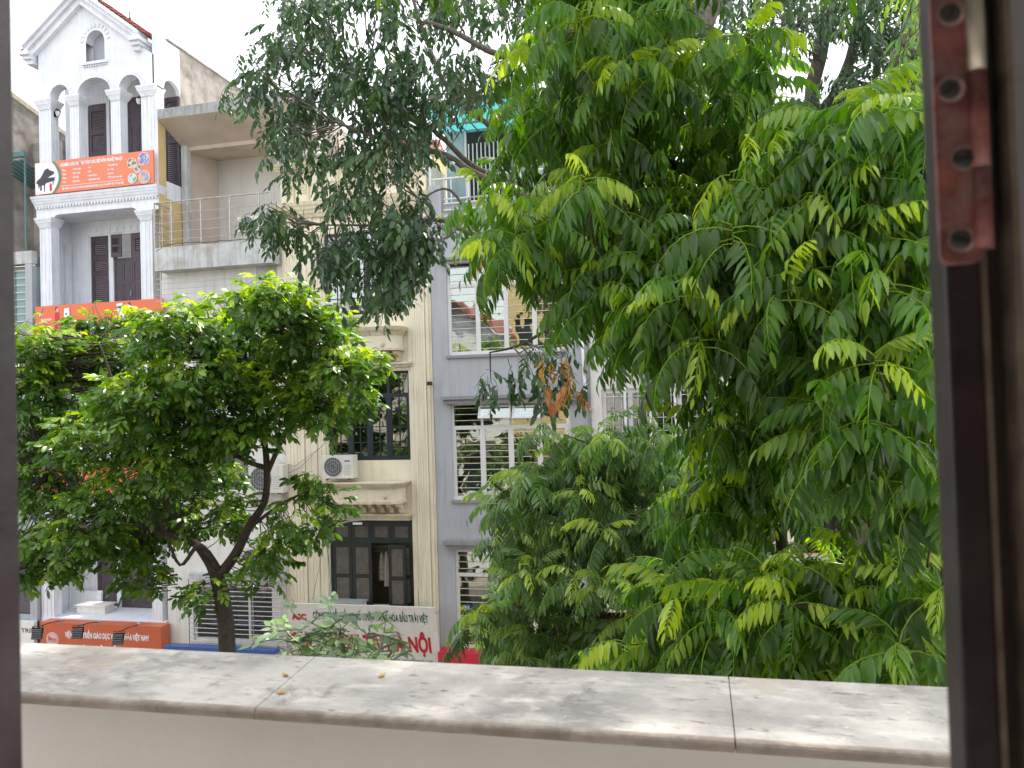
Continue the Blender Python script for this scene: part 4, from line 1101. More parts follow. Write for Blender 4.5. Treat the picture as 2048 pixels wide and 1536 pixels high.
# white sign of house D
s5 = empty('shop_sign', at(720, 1270, D-.6), 'large pale sign with green and red lettering below the dark green shutters', 'sign')
pt0 = at(571, 1213, D-.75); pt1 = at(866, 1213, D-.75)
zT = at(720, 1211, D-.75).z; zBt = zT-1.75
def yS(z): return D-.75+(zT-z)*.26
x0, x1 = pt0.x, pt1.x+.02
MB().prismx([(yS(zT), zT), (yS(zT)+.08, zT), (yS(zBt)+.08, zBt), (yS(zBt), zBt)], x0, x1+.0).build('board', M_['signgrey'], s5)
def s5t(s, px0, px1, py, h, m, bold):
    Yq = D-.75
    for _ in range(4): zq = at((px0+px1)/2, py, Yq).z; Yq = yS(zq)
    text(s, at(px0, py, Yq).x, at(px1, py, Yq).x, zq, h, Yq, m, s5, bold=bold, yfun=lambda z: yS(z)-.006)
s5t('ASC', 583, 613, 1233, .17, M_['pred'], .06)
s5t('CÔNG TY CỔ PHẦN GIAO NHẬN HÀNG HÓA BẦU TRỜI VIỆT', 626, 856, 1234, .205, M_['pdgreen'], .03)
s5t('CHI NHÁNH TẠI HÀ NỘI', 582, 862, 1284, .43, M_['pred'], .045)
s5t('Tel: 024 3775 | Hotline: 0968 958 878 | Email: sales@gmail.com', 640, 866, 1317, .085, M_['pdgreen'], .01)
b = box('support', M_['greymetal'], s5, x0+.1, x0+.14, D-.6, D-.02, zT-.3, zT-.26); box('support', M_['greymetal'], s5, x1-.14, x1-.1, D-.6, D-.02, zT-.3, zT-.26)
r = RC(655, 1203, 727, 1212, D-.4); gb = empty('metal_cover', (r[0], D-.4, r[2]), 'flat grey metal cover on top of the pale sign under the shutters', 'cover')
box('plate', M_['greymetal'], gb, r[0], r[1], D-.6, D-.1, r[3]-.03, r[3]); box('base', M_['signgrey'], gb, r[0]+.04, r[1]-.04, D-.55, D-.12, r[2]-.1, r[3]-.031)

# ================================================================= HOUSE E (lavender grey)
xE0, xE1 = xD1+.01, at(1176, 800, D).x
E_ = empty('townhouse', ((xE0+xE1)/2, D, .14), 'lavender grey townhouse with big white framed barred windows and aqua roof terrace', 'house')
lv = M_['lav']
zE = at(1000, 395, D).z
w1 = RC(893, 515, 1130, 706, D); w2 = RC(903, 803, 1143, 1000, D); w3 = RC(911, 1102, 1150, 1303, D)
wall_grid(xE0, xE1, .14, zE, [w1, w2, w3], D+.04, D+.24).build('wall', lv, E_)
body(E_, xE0, xE1, D+.24, D+10, .14, zE-.3, lv)
window(E_, w1, D+.1, cols=(1, 1, 1, 1), transom=.25, fwid=.065, bars=13, sub=.03, bfront=True)
window(E_, w2, D+.1, cols=(1, 1, 1, 1), transom=.25, fwid=.065, bars=15, sub=.04, bfront=True)
window(E_, w3, D+.1, cols=(1, 1, 1), transom=.25, fwid=.065, bars=14, sub=.03, bfront=True, curtain=M_['yellow'])
for (px0, px1, py0, py1) in ((877, 1170, 505, 515), (881, 1165, 789, 801), (886, 1165, 1084, 1098)):
    x0, x1, z0, z1 = RC(px0, py0, px1, py1, D-.2)
    MB().box(x0, x1, D-.22, D+.039, z0+(z1-z0)*.45, z1).box(x0+.05, x1-.05, D-.15, D+.038, z0-.04, z0+(z1-z0)*.44).build('lintel', M_['lavd'], E_)
for wn in (w1, w2, w3): box('sill', M_['lavd'], E_, wn[0]-.04, wn[1]+.04, D-.03, D+.037, wn[2]-.08, wn[2]-.005)
# open top-hung panes on the middle window
for i, (px0, px1, py0, py1) in enumerate(((955, 1020, 811, 838), (1023, 1080, 811, 838))):
    x0, x1, z0, z1 = RC(px0, py0, px1, py1, D-.1)
    f = MB(); dz = Vector((0, -.42, -1)).normalized()*(z1-z0)*1.02; T0 = Vector((x0, D+.05, z1)); T1 = Vector((x1, D+.05, z1)); ww = .05
    xv = Vector((1, 0, 0)); dn = dz.normalized(); nv = xv.cross(dn)*.02
    for (c_, a1, a2) in (((T0+T1)/2+dn*ww/2, xv*(x1-x0)/2, dn*ww/2), ((T0+T1)/2+dz-dn*ww/2, xv*(x1-x0)/2, dn*ww/2), (T0+xv*ww/2+dz/2, xv*ww/2, dz/2-dn*ww), (T1-xv*ww/2+dz/2, xv*ww/2, dz/2-dn*ww)):
        f.obox(c_, a1, a2, nv)
    fo = f.build('open_vent', M_['winwhite'], E_)
    MB().obox((T0+T1)/2+dz/2, xv*((x1-x0)/2-ww), dz/2-dn*ww, nv*.15).build('pane', M_['glass'], fo)
# roof terrace
zT0 = zE
pw = RC(852, 368, 888, 500, D-.02)
box('pier', lv, E_, xE0+.02, at(884, 440, D).x, D-.06, D+.3, zE-1.0, at(868, 372, D).z)
box('terrace_wall', M_['tealw'], E_, at(893, 330, D+1.6).x, xE1, D+1.6, D+1.75, zE-.3, at(950, 258, D+1.6).z)
tw0 = RC(935, 262, 1010, 385, D+1.6)
box('terrace_door', M_['dark'], E_, tw0[0], tw0[1], D+1.57, D+1.598, tw0[2]-.3, tw0[3])
for i in range(9):
    x = tw0[0]+(tw0[1]-tw0[0])*(i+.5)/9; MB().tube([(x, D+1.54, tw0[2]-.3), (x, D+1.54, tw0[3]-.35)], .02, 6).build('door_bar', M_['winwhite'], E_)
box('door_frame', M_['winwhite'], E_, tw0[0]-.06, tw0[0], D+1.53, D+1.597, tw0[2]-.3, tw0[3]+.05)
for k, (py, r_) in enumerate(((354, .035),)):
    z = at(905, py, D).z; MB().tube([(xE0+.05, D+.1, z), (xE1-.1, D+.1, z)], r_, 8).build('rail', M_['winwhite'], E_)
for i in range(9):
    x = xE0+.15+(xE1-xE0-.3)*i/8; MB().tube([(x, D+.1, zE-.2), (x, D+.1, at(905, 354, D).z)], .02, 6).build('post', M_['winwhite'], E_)
for py in (398, 407, 420, 432):
    z = at(905, py, D).z; MB().tube([(at(888, py, D).x, D-.02, z), (at(1000, py, D).x, D-.02, z)], .022, 6).build('rail', M_['winwhite'], E_)
MB().tube([(at(857, 280, D).x, D+.05, zE), (at(857, 280, D).x, D+.05, at(857, 215, D).z)], .035, 8).build('post', M_['winwhite'], E_)
# aqua canopy on steel purlins
zc = at(980, 196, D-.3).z; cx0 = at(843, 205, D-.3).x; cx1 = xE1+.2; zback = at(930, 262, D+1.7).z
sheet = MB(); n = 26
for i in range(n):
    for j in range(8):
        pass
ny = 8
for j in range(ny+1):
    for i in range(n+1):
        v = j/ny; y = D-.3+2.2*v; z = zc+(zback-zc)*v-.10*math.sin(math.pi*v)*.6+.02*math.sin(i*1.3)*v
        sheet.v.append((cx0+.0+(cx1-cx0)*i/n, y, z))
for j in range(ny):
    for i in range(n): q = j*(n+1)+i; sheet.f.append((q, q+1, q+n+2, q+n+1))
CN = sheet.build('canopy_sheet', M_['aqua'], E_, True)
box('canopy_beam', M_['black'], E_, cx0-.02, cx1, D-.36, D-.30, zc-.06, zc+.07)
for i in range(13):
    x = cx0+(cx1-cx0)*(i+.0)/13+.03; MB().tube([(x, D-.3, zc-.05), (x, D+.75, zc+(zback-zc)*.48-.13), (x, D+1.75, zback-.06)], .022, 6).build('purlin', M_['gpipe'], E_)
z_ = zc+(zback-zc)*.48-.16
MB().tube([(cx0, D+.75, z_), (cx1, D+.75, z_)], .03, 6).build('purlin', M_['gpipe'], E_)
rs = empty('shop_sign', at(930, 1318, D-.5), 'red shop sign edge at the foot of the lavender townhouse', 'sign')
r = RC(876, 1311, 1150, 1330, D-.5); box('board', M_['redsign'], rs, r[0], r[1], D-.5, D-.02, r[2]-.6, r[3])
# number plate behind glass reads 11
npl = empty('number_plate', at(934, 1215, D-.0), 'small dark blue house number plate reading 11 at the lowest barred window', 'sign')
r = RC(928, 1210, 940, 1220, D+.02); box('plate', M_['pblue'], npl, r[0], r[1], D+.02, D+.03, r[2], r[3])
text('11', r[0]+.04, r[1]-.04, (r[2]+r[3])/2, .07, D+.016, tw, npl, bold=.03)
# white downpipe with hook end and dark pipe
dp = empty('drainpipe', at(1170, 800, D-.1), 'white plastic drainpipe ending in a hook between the lavender and beige townhouses', 'pipe')
MB().tube([at(a, b_, D-.15) for a, b_ in ((1163, 640), (1166, 720), (1170, 775), (1172, 795), (1168, 806), (1160, 808), (1157, 801))], .038, 10).build('tube', M_['pipe'], dp, True)
dp2 = empty('drainpipe', at(1180, 800, D-.1), 'thin dark drainpipe along the right edge of the lavender townhouse', 'pipe')
x = at(1180, 800, D-.05).x; MB().tube([(x, D-.06, 3.5), (x, D-.06, zE-1)], .03, 8).build('tube', M_['gpipe'], dp2)
for k in range(6): box('clamp', M_['greymetal'], dp2, x-.06, x+.06, D-.1, D+.03, 4.4+k*1.5, 4.45+k*1.5)

# ================================================================= HOUSE F (beige, white windows)
xF0, xF1 = xE1+.01, at(1545, 900, D).x
F = empty('townhouse', ((xF0+xF1)/2, D, .14), 'pale beige townhouse with tall white windows behind vertical grilles, behind the feathery trees', 'house')
f1 = RC(1205, 775, 1420, 932, D)
f2 = RC(1215, 1075, 1430, 1230, D)
zF = at(1350, 470, D).z
f0 = RC(1205, 510, 1420, 650, D)
wall_grid(xF0, xF1, .14, zF, [f1, f2, f0], D+.02, D+.22).build('wall', M_['white2'], F)
body(F, xF0, xF1, D+.22, D+10, .14, zF-.2, M_['white2'])
for rc_ in (f0, f1, f2):
    wo = window(F, rc_, D+.08, cols=(1, 1, 1, 1), fwid=.11, gm='glassd', curtain=mat('grey curtain', (.2, .2, .2), .9))
    x0, x1, z0, z1 = rc_
    for i in range(13):
        x = x0+.1+(x1-x0-.2)*i/12; MB().tube([(x, D+.03, z0), (x, D+.03, z1)], .010, 5).build('grille_bar', M_['winwhite'], wo)
    for u in (.15, .45, .62, .9):
        z = z0+(z1-z0)*u; MB().tube([(x0, D+.03, z), (x1, D+.03, z)], .009, 5).build('grille_bar', M_['winwhite'], wo)
for k in range(3):
    x = at(1252+k*50, 860, D-.1).x; 
    MB().tube([(x, D-.1, at(1250, 960, D).z), (x, D-.1, at(1250, 700, D).z)], .035, 8).build('drain', M_['pipe'], F)
for wn in (f0, f1, f2): box('sill', M_['concl'], F, wn[0]-.1, wn[1]+.1, D-.1, D+.018, wn[2]-.12, wn[2]-.005)
zl0, zl1 = at(1350, 1060, D).z, at(1350, 960, D).z
for k in range(7):
    z = zl0+(zl1-zl0)*k/6
    box('wall_panel', M_['white2'], F, f1[0]-.3, f1[1]+.3, D-.012, D+.017, z, z+(zl1-zl0)/6-.012)
# ================================================================= HOUSE G (apricot)
xG0, xG1 = xF1+.01, xF1+4.6
G = empty('townhouse', ((xG0+xG1)/2, D, .14), 'apricot townhouse glimpsed through the near tree with dark balcony opening', 'house')
g1 = RC(1600, 690, 1700, 820, D); g2 = RC(1560, 960, 1790, 1110, D)
zG = at(1650, 560, D).z
wall_grid(xG0, xG1, .14, zG, [g1, g2], D+.02, D+.22).build('wall', M_['yellow2'], G)
body(G, xG0, xG1, D+.22, D+10, .14, zG-.2, M_['yellow2'])
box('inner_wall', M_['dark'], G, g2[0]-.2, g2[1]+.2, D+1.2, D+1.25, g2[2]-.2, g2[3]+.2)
window(G, g1, D+.1, cols=(1, 1), fwid=.08, gm='glassd', bars=9)
box('pilaster', M_['cream'], G, xG0+.1, xG0+.4, D-.12, D+.019, .2, zG)
cornice(G, xG0, xG1, D-.05, at(1650, 690, D).z, at(1650, 660, D).z, M_['cream'], 4, .2, back=.3)
cornice(G, xG0, xG1, D-.05, zG-.3, zG+.1, M_['cream'], 4, .25, back=.3)
box('balcony_slab', M_['concl'], G, g2[0]-.3, g2[1]+.3, D-.8, D+.01, g2[2]-.25, g2[2]-.05)
H = empty('townhouse', (xG1+3, D, .14), 'grey rendered townhouse behind the right window post, lower right through leaves', 'house')
wall_grid(xG1+.01, xG1+9, .14, zG-1.0, [], D+.0, D+.2).build('wall', M_['lav'], H); body(H, xG1+.01, xG1+9, D+.2, D+10, .14, zG-1.1, M_['lav'])

# ================================================================= OUR SIDE OF THE STREET
zP = at(1000, 1330, 1.70).z; zfloor = zP-1.02
Par = empty('parapet', (0, 1.55, zfloor), 'long balcony parapet of mottled stone coping on cream plaster across the bottom', 'parapet')
box('wall', M_['parapet'], Par, -6, 6, 1.42, 1.66, zfloor-.0, zP-.0255)
# coping stones: rounded near nose, joints as in the photograph
copm = bpy.data.materials.new('mottled coping'); copm.use_nodes = True
n = copm.node_tree.nodes; L = copm.node_tree.links; bs = n['Principled BSDF']; bs.inputs['Roughness'].default_value = .85
g_ = n.new('ShaderNodeNewGeometry')
def cn(scale, det, ro, st=None):
    t = n.new('ShaderNodeTexNoise'); t.inputs['Scale'].default_value = scale; t.inputs['Detail'].default_value = det; t.inputs['Roughness'].default_value = ro
    if st:
        mp = n.new('ShaderNodeMapping'); mp.inputs['Scale'].default_value = st; mp.inputs['Rotation'].default_value = (0, 0, .5); L.new(g_.outputs['Position'], mp.inputs[0]); L.new(mp.outputs[0], t.inputs['Vector'])
    else: L.new(g_.outputs['Position'], t.inputs['Vector'])
    return t.outputs['Fac']
def cm_(f, lo, hi, a, b_):
    r = n.new('ShaderNodeMapRange'); r.inputs[1].default_value = lo; r.inputs[2].default_value = hi; L.new(f, r.inputs[0])
    q = n.new('ShaderNodeMix'); q.data_type = 'RGBA'; L.new(r.outputs[0], q.inputs[0])
    for i, x in ((6, a), (7, b_)):
        if isinstance(x, tuple): q.inputs[i].default_value = (*x, 1)
        else: L.new(x, q.inputs[i])
    return q.outputs[2]
c1 = cm_(cn(3.2, 7, .65), .38, .62, (.29, .275, .26), (.54, .515, .475))
c2 = cm_(cn(9, 8, .7, (1, 2.2, 1)), .5, .70, c1, (.64, .61, .56))
c3 = cm_(cn(5, 9, .75, (1.6, 1, 1)), .56, .72, c2, (.17, .16, .15))
c35 = cm_(cn(16, 8, .75, (1, 3, 1)), .58, .66, c3, (.15, .14, .13))
c4 = cm_(cn(24, 5, .7), .66, .74, c35, (.70, .69, .66))
c5 = cm_(cn(2.1, 5, .6), .58, .75, c4, (.36, .30, .22))
L.new(c5, bs.inputs['Base Color'])
bpn = n.new('ShaderNodeBump'); bpn.inputs['Strength'].default_value = .5; bpn.inputs['Distance'].default_value = .004; L.new(cn(70, 6, .7), bpn.inputs['Height']); L.new(bpn.outputs[0], bs.inputs['Normal'])
nosem = mat('worn stone nose', (.36, .30, .25), .7, var=.3, scale=14, dirt=.7, dirtc=(.55, .5, .43), bump=.4)
jts = [(-6, -6), (at(-560, 1400, 1.4).x, at(-430, 1300, 1.7).x), (at(515, 1412, 1.40).x, at(632, 1322, 1.7).x), (at(1470, 1480, 1.40).x, at(1457, 1352, 1.7).x), (at(2400, 1510, 1.4).x, at(2400, 1400, 1.7).x), (6, 6)]
yn, yf = 1.385, 1.70
for i in range(len(jts)-1):
    (a0, a1), (b0, b1_) = jts[i], jts[i+1]
    g0 = .0011; b = MB()
    rr_ = .0125
    prof = [(yf, zP-.025), (yf, zP-.004), (yf-.004, zP)]+[(yn+rr_-rr_*math.sin(t), zP-rr_+rr_*math.cos(t)) for t in np.linspace(0, math.pi, 9)]
    def xl(y, e0, e1): return e0+(e1-e0)*(y-1.4)/.3
    n0_ = len(b.v); k = len(prof)
    b.v += [(xl(y, a0, a1)+g0, y, z) for y, z in prof]+[(xl(y, b0, b1_)-g0, y, z) for y, z in prof]
    b.f.append(tuple(range(k))); b.f.append(tuple(range(2*k-1, k-1, -1)))
    for j in range(k): j2 = (j+1) % k; b.f.append((j, k+j, k+j2, j2))
    o = b.build('coping_stone', copm, Par); o.data.materials.append(nosem)
    for pl in o.data.polygons:
        if pl.center.y < yn+.014 and abs(pl.normal.x) < .5: pl.material_index = 1
box('joint_mortar', M_['screw'] if False else M_['gpipe'], Par, -5.9, 5.9, yn+.02, yf-.01, zP-.0245, zP-.006)
# fallen leaves and droppings on coping
for i, (px, py) in enumerate(((565, 1388), (765, 1353), (570, 1352))):
    p = at(px, py, EYE.y + (EYE.z-zP)/((768-py)*0+1)) if False else None
    d = fw*FPX+rt*(px-1024)+up*(768-py); t = (zP-EYE.z)/d.z; p = EYE+d*t
    b = MB(); b.prism([(-.014, 0), (-.004, -.005), (.012, 0), (-.004, .006)], -.0008, .0008)
    o = b.build('fallen_leaf', M_['leafO'], None); o.rotation_euler = (math.pi/2+.1, 0, i*1.3); o.location = (p.x, p.y, zP+.004)
    at_ = o.data.attributes.new('tint', 'FLOAT', 'POINT'); at_.data.foreach_set('value', [1.0]*len(o.data.vertices))
    tag(o, ['small yellow leaf near the left coping joint', 'small brown yellow leaf on the middle coping stone', 'tiny yellow leaf by the far edge of the coping joint'][i], 'leaf', 'fallen leaves on the parapet')

Own = empty('own_building', (0, 0, .14), 'dark room interior and cream outer wall around the open wooden window', 'building')
box('balcony_slab', M_['floor'], Own, -6, 6, .62, 1.85, zfloor-.15, zfloor-.001)
box('balcony_fascia', M_['parapet'], Own, -6, 6, 1.661, 1.84, zfloor, zP-.3)
box('room_floor', M_['floor'], Own, -2.6, 2.6, -3.6, .62, zfloor-.15, zfloor)
box('ceiling', M_['roomw'], Own, -2.6, 2.6, -3.6, .62, zfloor+2.95, zfloor+3.1)
box('inner_wall', M_['roomw'], Own, -2.6, 2.6, -3.75, -3.6, zfloor, zfloor+2.95)
box('inner_wall', M_['roomw'], Own, -2.75, -2.6, -3.6, .62, zfloor, zfloor+2.95); box('inner_wall', M_['roomw'], Own, 2.6, 2.75, -3.6, .62, zfloor, zfloor+2.95)
WY0, WY1 = .5, .53
xjr = at(2034, 768, .505).x
box('wall', M_['mauve'], Own, xjr, xjr+.12, WY0, WY1, zfloor, zfloor+2.95)
box('wall', M_['mauve'], Own, 1.75, 2.6, WY0, WY1, zfloor, zfloor+2.95); box('wall', M_['mauve'], Own, -2.6, -1.75, WY0, WY1, zfloor, zfloor+2.95)
box('lintel', M_['mauve'], Own, xjr+.12, 1.75, WY0, WY1, zfloor+2.35, zfloor+2.95); box('lintel', M_['mauve'], Own, -1.75, xjr, WY0, WY1, zfloor+2.35, zfloor+2.95)
box('outer_wall', M_['white2'], Own, -6, -2.6, -4, .6, .14, 16); box('outer_wall', M_['white2'], Own, 2.75, 6, -4, .6, .14, 16)
box('outer_wall', M_['white2'], Own, -2.6, 2.6, .1, .6, zfloor+3.11, 14.5); box('outer_wall', M_['yellow2'], Own, -2.6, 2.6, .1, .6, .14, zfloor-.16)

# window posts, hinge
jm = M_['jamb']
zw0, zw1 = zfloor+.005, zfloor+2.34
wf = empty('window_frame', (0, .5, zfloor), 'dark varnished wooden window frame around the view, heavy hinge post on the right', 'window frame')
xl0 = at(-160, 768, .53).x; xl1 = at(33, 768, .53).x
box('left_post', jm, wf, xl0, xl1, .48, .53, zw0, zw1)
xa_ = at(1866, 768, .532).x; xb_ = at(1974, 768, .5).x; xc_ = at(1990, 768, .5).x; xd_ = xjr
stile = MB().box(xa_, xb_, .5, .532, zw0, zw1)
so_ = stile.build('sash_stile', jm, wf); md = so_.modifiers.new('b', 'BEVEL'); md.width = .003; md.segments = 2
box('stile_edge', M_['jambe'], wf, xb_+.0005, xc_, .504, .55, zw0, zw1)
M_['jamb2'] = mat('dusty brown wood', (.10, .075, .06), .65, var=.4, scale=18, dirt=.5, dirtc=(.04, .025, .02), bump=.05, bscale=120)
jo = box('jamb', M_['jamb2'], wf, xc_+.0005, xd_-.001, .515, .559, zw0, zw1)
box('jamb_groove', M_['black'], wf, at(1976, 250, .49).x, at(2003, 250, .49).x, .500, .5145, at(1990, 470, .5).z, zw1-.1)
box('plaster_lip', M_['jambe'], wf, xd_-.0035, xd_-.0005, .49, .5149, zw0, zw1)
# hinge
hg = empty('hinge', at(1915, 300, .497), 'long red painted steel hinge with four slotted screws on the right post', 'hinge')
hx0, hx1 = at(1869, 260, .497).x, at(1955, 260, .497).x; hz0 = at(1925, 528, .497).z; hz1 = hz0+.215
pl_ = []
for (cxx, czz, a0) in ((hx1-.006, hz0+.006, -90), (hx1-.006, hz1-.006, 0), (hx0+.006, hz1-.006, 90), (hx0+.006, hz0+.006, 180)):
    for k in range(5): a = rad(a0+90*k/4); pl_.append((cxx+.006*math.cos(a), czz+.006*math.sin(a)))
ho = MB().prism(pl_, .4965, .4998).build('plate', M_['hinge'], hg); md = ho.modifiers.new('b', 'BEVEL'); md.width = .0009; md.segments = 2
for (px, py) in ((1899, 28), (1898, 180), (1926, 318), (1920, 480), ):
    p = at(px, py, .4965)
    MB().lathe((p.x+.0012, .4963, p.z+.0004), [(.0072, 0), (.0078, .0003)], 18, 'y').build('worn_ring', M_['wear'], hg)
    MB().lathe((p.x, .4945, p.z), [(.0045, 0), (.0058, .0008), (.006, .0019)], 20, 'y').build('screw', M_['screw'], hg, True)
    a = rad(40+py); MB().obox((p.x, .4943, p.z), (.005*math.cos(a), 0, .005*math.sin(a)), (0, .0004, 0), (-.0006*math.sin(a), 0, .0006*math.cos(a))).build('screw_slot', M_['black'], hg)
kx_ = at(1962, 260, .494).x
zz = [hz0+.008, hz0+.055, hz0+.112, hz0+.215]
for i in range(3):
    MB().tube([(kx_, .4965, zz[i]+.0006), (kx_, .4965, zz[i+1]-.0006)], .0052, 14).build('barrel', M_['knuckle'] if i == 2 else M_['hinge'], hg, True)
MB().box(kx_+.001, kx_+.006, .4975, .4995, zz[0], zz[2]-.002).build('plate', M_['jambe'], hg)

# neighbours on our side (seen in the reflections of the window panes)
def neighbour(x0, x1, yf_, h, m, lab, roof=False, bal=True):
    o = empty('street_house', ((x0+x1)/2, yf_, .14), lab, 'house')
    hs = []; nfl = int(h/3.6)
    for k in range(1, nfl):
        for i in range(2): xa = x0+(x1-x0)*(.15+.42*i); hs.append((xa, xa+(x1-x0)*.28, .14+3.6*k+.7, .14+3.6*k+2.6))
    wall_grid(x0, x1, .14, h, hs, yf_-.2, yf_).build('wall', m, o)
    box('wall', m, o, x0, x1, yf_-9, yf_-1.2, .14, h)
    for q in hs: box('window', M_['bluewood'], o, q[0], q[1], yf_-.16, yf_-.12, q[2], q[3])
    if bal:
        for k in range(1, nfl): box('balcony', M_['cream'], o, x0+.1, x1-.1, yf_-.001, yf_+.9, .14+3.6*k-.2, .14+3.6*k+.05); box('balcony_wall', m, o, x0+.1, x1-.1, yf_+.8, yf_+.9, .14+3.6*k+.051, .14+3.6*k+.9)
    if roof:
        xm_ = (x0+x1)/2
        MB().prism([(x0-.3, h), (xm_, h+2.2), (x1+.3, h), (x1+.3, h-.15), (xm_, h+2.0), (x0-.3, h-.15)], yf_-9, yf_+.8).build('roof', M_['tile'], o)
        MB().prism([(x0, h-.16), (xm_, h+1.98), (x1, h-.16)], yf_-.2, yf_-.02).build('gable', M_['white'], o)
neighbour(-9.0, -6.02, .6, 16.5, M_['yellow'], 'ochre house on the near side of the street, left of the viewpoint')
neighbour(-15.2, -9.02, .2, 12.6, M_['white2'], 'white gabled house with red tile roof on the near side of the street', True)
neighbour(-24, -15.22, .6, 13, M_['cream'], 'cream house on the near side of the street, far left')
neighbour(6.02, 11.5, .6, 14, M_['cream'], 'cream house on the near side of the street, right of the viewpoint')
neighbour(11.52, 18, .4, 11, M_['yellow2'], 'apricot house on the near side of the street, far right')

# ================================================================= TREES
def leaf_geo(L, W, fold=.25, curl=.15, nseg=3):
    prof = {2: [(.35, .95), (.75, .7)], 3: [(.2, .78), (.48, 1.), (.8, .50)]}[nseg]
    C = [(0, 0, 0)]; Lf = []; Rg = []
    for t, w_ in prof:
        z = -curl*L*t*t; C.append((L*t, 0, z)); h = W/2*w_; Lf.append((L*t, h, z+fold*h)); Rg.append((L*t, -h, z+fold*h))
    C.append((L, 0, -curl*L))
    nc_ = len(C); nl = len(Lf)
    V = np.array(C+Lf+Rg); F_ = []
    for s_, off in ((1, nc_), (-1, nc_+nl)):
        F_.append((0, 1, off, off)); 
        for i in range(nl-1): F_.append((i+1, i+2, off+i+1, off+i))
        F_.append((nl, nl+1, off+nl-1, off+nl-1))
        if s_ == -1: pass
    # orientation fixed per side
    k = nl+1
    F_ = [f for f in F_[:k]]+[tuple(reversed(f)) for f in F_[k:]]
    return V, F_
def frame(d, upv):
    d = d/np.linalg.norm(d); y = np.cross(upv, d); ny_ = np.linalg.norm(y)
    if ny_ < 1e-4: y = np.array([0., 1, 0]); ny_ = 1
    y = y/ny_; z = np.cross(d, y); return np.stack([d, y, z], 1)
class Geo:
    def __init__(s): s.V = []; s.F = []; s.T = []; s.n = 0
    def add(s, V, F_, tint=.3):
        s.V.append(V); s.F += [tuple(i+s.n for i in f) for f in F_]; s.T.append(np.full(len(V), tint)); s.n += len(V)
    def done(s): return np.concatenate(s.V), s.F, np.concatenate(s.T)
def tri_tube(P, r0, r1):
    P = np.array(P); V = []; F_ = []
    for i, p in enumerate(P):
        t = P[min(i+1, len(P)-1)]-P[max(i-1, 0)]; fr_ = frame(t, np.array([0, 0, 1.])); r_ = r0+(r1-r0)*i/(len(P)-1)
        for k in range(3): a = k*2.094; V.append(p+fr_[:, 1]*math.cos(a)*r_+fr_[:, 2]*math.sin(a)*r_)
    for i in range(len(P)-1):
        for k in range(3): F_.append((i*3+k, i*3+(k+1) % 3, i*3+3+(k+1) % 3, i*3+3+k))
    return np.array(V), F_
def frond(rg, L=.36, pairs=6, e0=25, e1=-45, lf=.095, wf=.030, droop=.75, seg=3):
    """one compound leaf along +X drooping under its weight"""
    G_ = Geo(); n = 10; p = np.zeros(3); P = [p.copy()]; side = rg.uniform(-.25, .25)
    T = []
    for i in range(n):
        e = rad(e0+(e1-e0)*(i+.5)/n); az = side*(i/n); t = np.array([math.cos(e)*math.cos(az), math.cos(e)*math.sin(az), math.sin(e)]); T.append(t); p = p+t*L/n; P.append(p.copy())
    T.append(T[-1])
    v, f = tri_tube(P[::2], .0035, .0012); G_.add(v, f, 10)
    tot = pairs*2+1
    for k in range(tot):
        if k == tot-1: s = 1.; sd_ = 0
        else: s = .22+.74*(k//2+ (.0 if k % 2 else .25)*1.0)/pairs; sd_ = 1 if k % 2 else -1
        q = s*n; i = min(int(q), n-1); pos = P[i]+(P[i+1]-P[i])*(q-i); t = T[i]
        lat = np.cross(np.array([0, 0, 1.]), t); lat /= np.linalg.norm(lat)
        dr = droop*rg.uniform(.75, 1.25)
        if sd_: d = t*rg.uniform(.30, .55)+lat*sd_*rg.uniform(.5, .75)+np.array([0, 0, -dr])
        else: d = t+np.array([0, 0, -dr*.5])
        if sd_ and rg.random() < .04: continue
        sz = (.72+.38*math.sin(math.pi*min(1, s*1.05)))*rg.uniform(.8, 1.14)
        V, F_ = leaf_geo(lf*sz, wf*sz*rg.uniform(.9, 1.1), rg.uniform(.2, .6), rg.uniform(.05, .42), seg)
        upv = np.array([0, 0, 1.])*1.0+lat*sd_*.55+t*.1
        fr_ = frame(d, upv)
        tw_ = rg.uniform(-.35, .35); c_, s_ = math.cos(tw_), math.sin(tw_); Rr = np.array([[1, 0, 0], [0, c_, -s_], [0, s_, c_]])
        G_.add(V@Rr.T@fr_.T+pos, F_, rg.gauss(0, .05)+(.1*s-.05))
    V, F_, T_ = G_.done(); return V, F_, T_
def spray(rg, n_=8, L=.3, lf=.16, wf=.085, droop=.25, seg=2, sag=0.2, flat=.6, tipy=0):
    G_ = Geo(); P = []; m_ = 5
    for i in range(m_): s = i/(m_-1); P.append(np.array([L*s, .03*math.sin(s*3), -sag*L*s*s]))
    v, f = tri_tube(P, .004, .0015); G_.add(v, f, -10)
    for k in range(n_):
        s = .25+.75*(k+1)/n_; q = s*(m_-1)-1e-6; i = int(q); pos = P[i]+(P[i+1]-P[i])*(q-i)
        sd_ = 1 if k % 2 else -1; a = sd_*rg.uniform(.5, 1.4)*(1 if k < n_-1 else .2)
        d = np.array([math.cos(a), math.sin(a), -droop*rg.uniform(.4, 1.6)])
        sz = rg.uniform(.75, 1.1); V, F_ = leaf_geo(lf*sz, wf*sz, rg.uniform(.1, .3), rg.uniform(.05, .3), seg)
        fr_ = frame(d, np.array([rg.uniform(-.3, .3), rg.uniform(-.3, .3)+sd_*(1-flat), 1.]))
        G_.add(V@fr_.T+pos, F_, rg.gauss(0, .07))
    return G_.done()

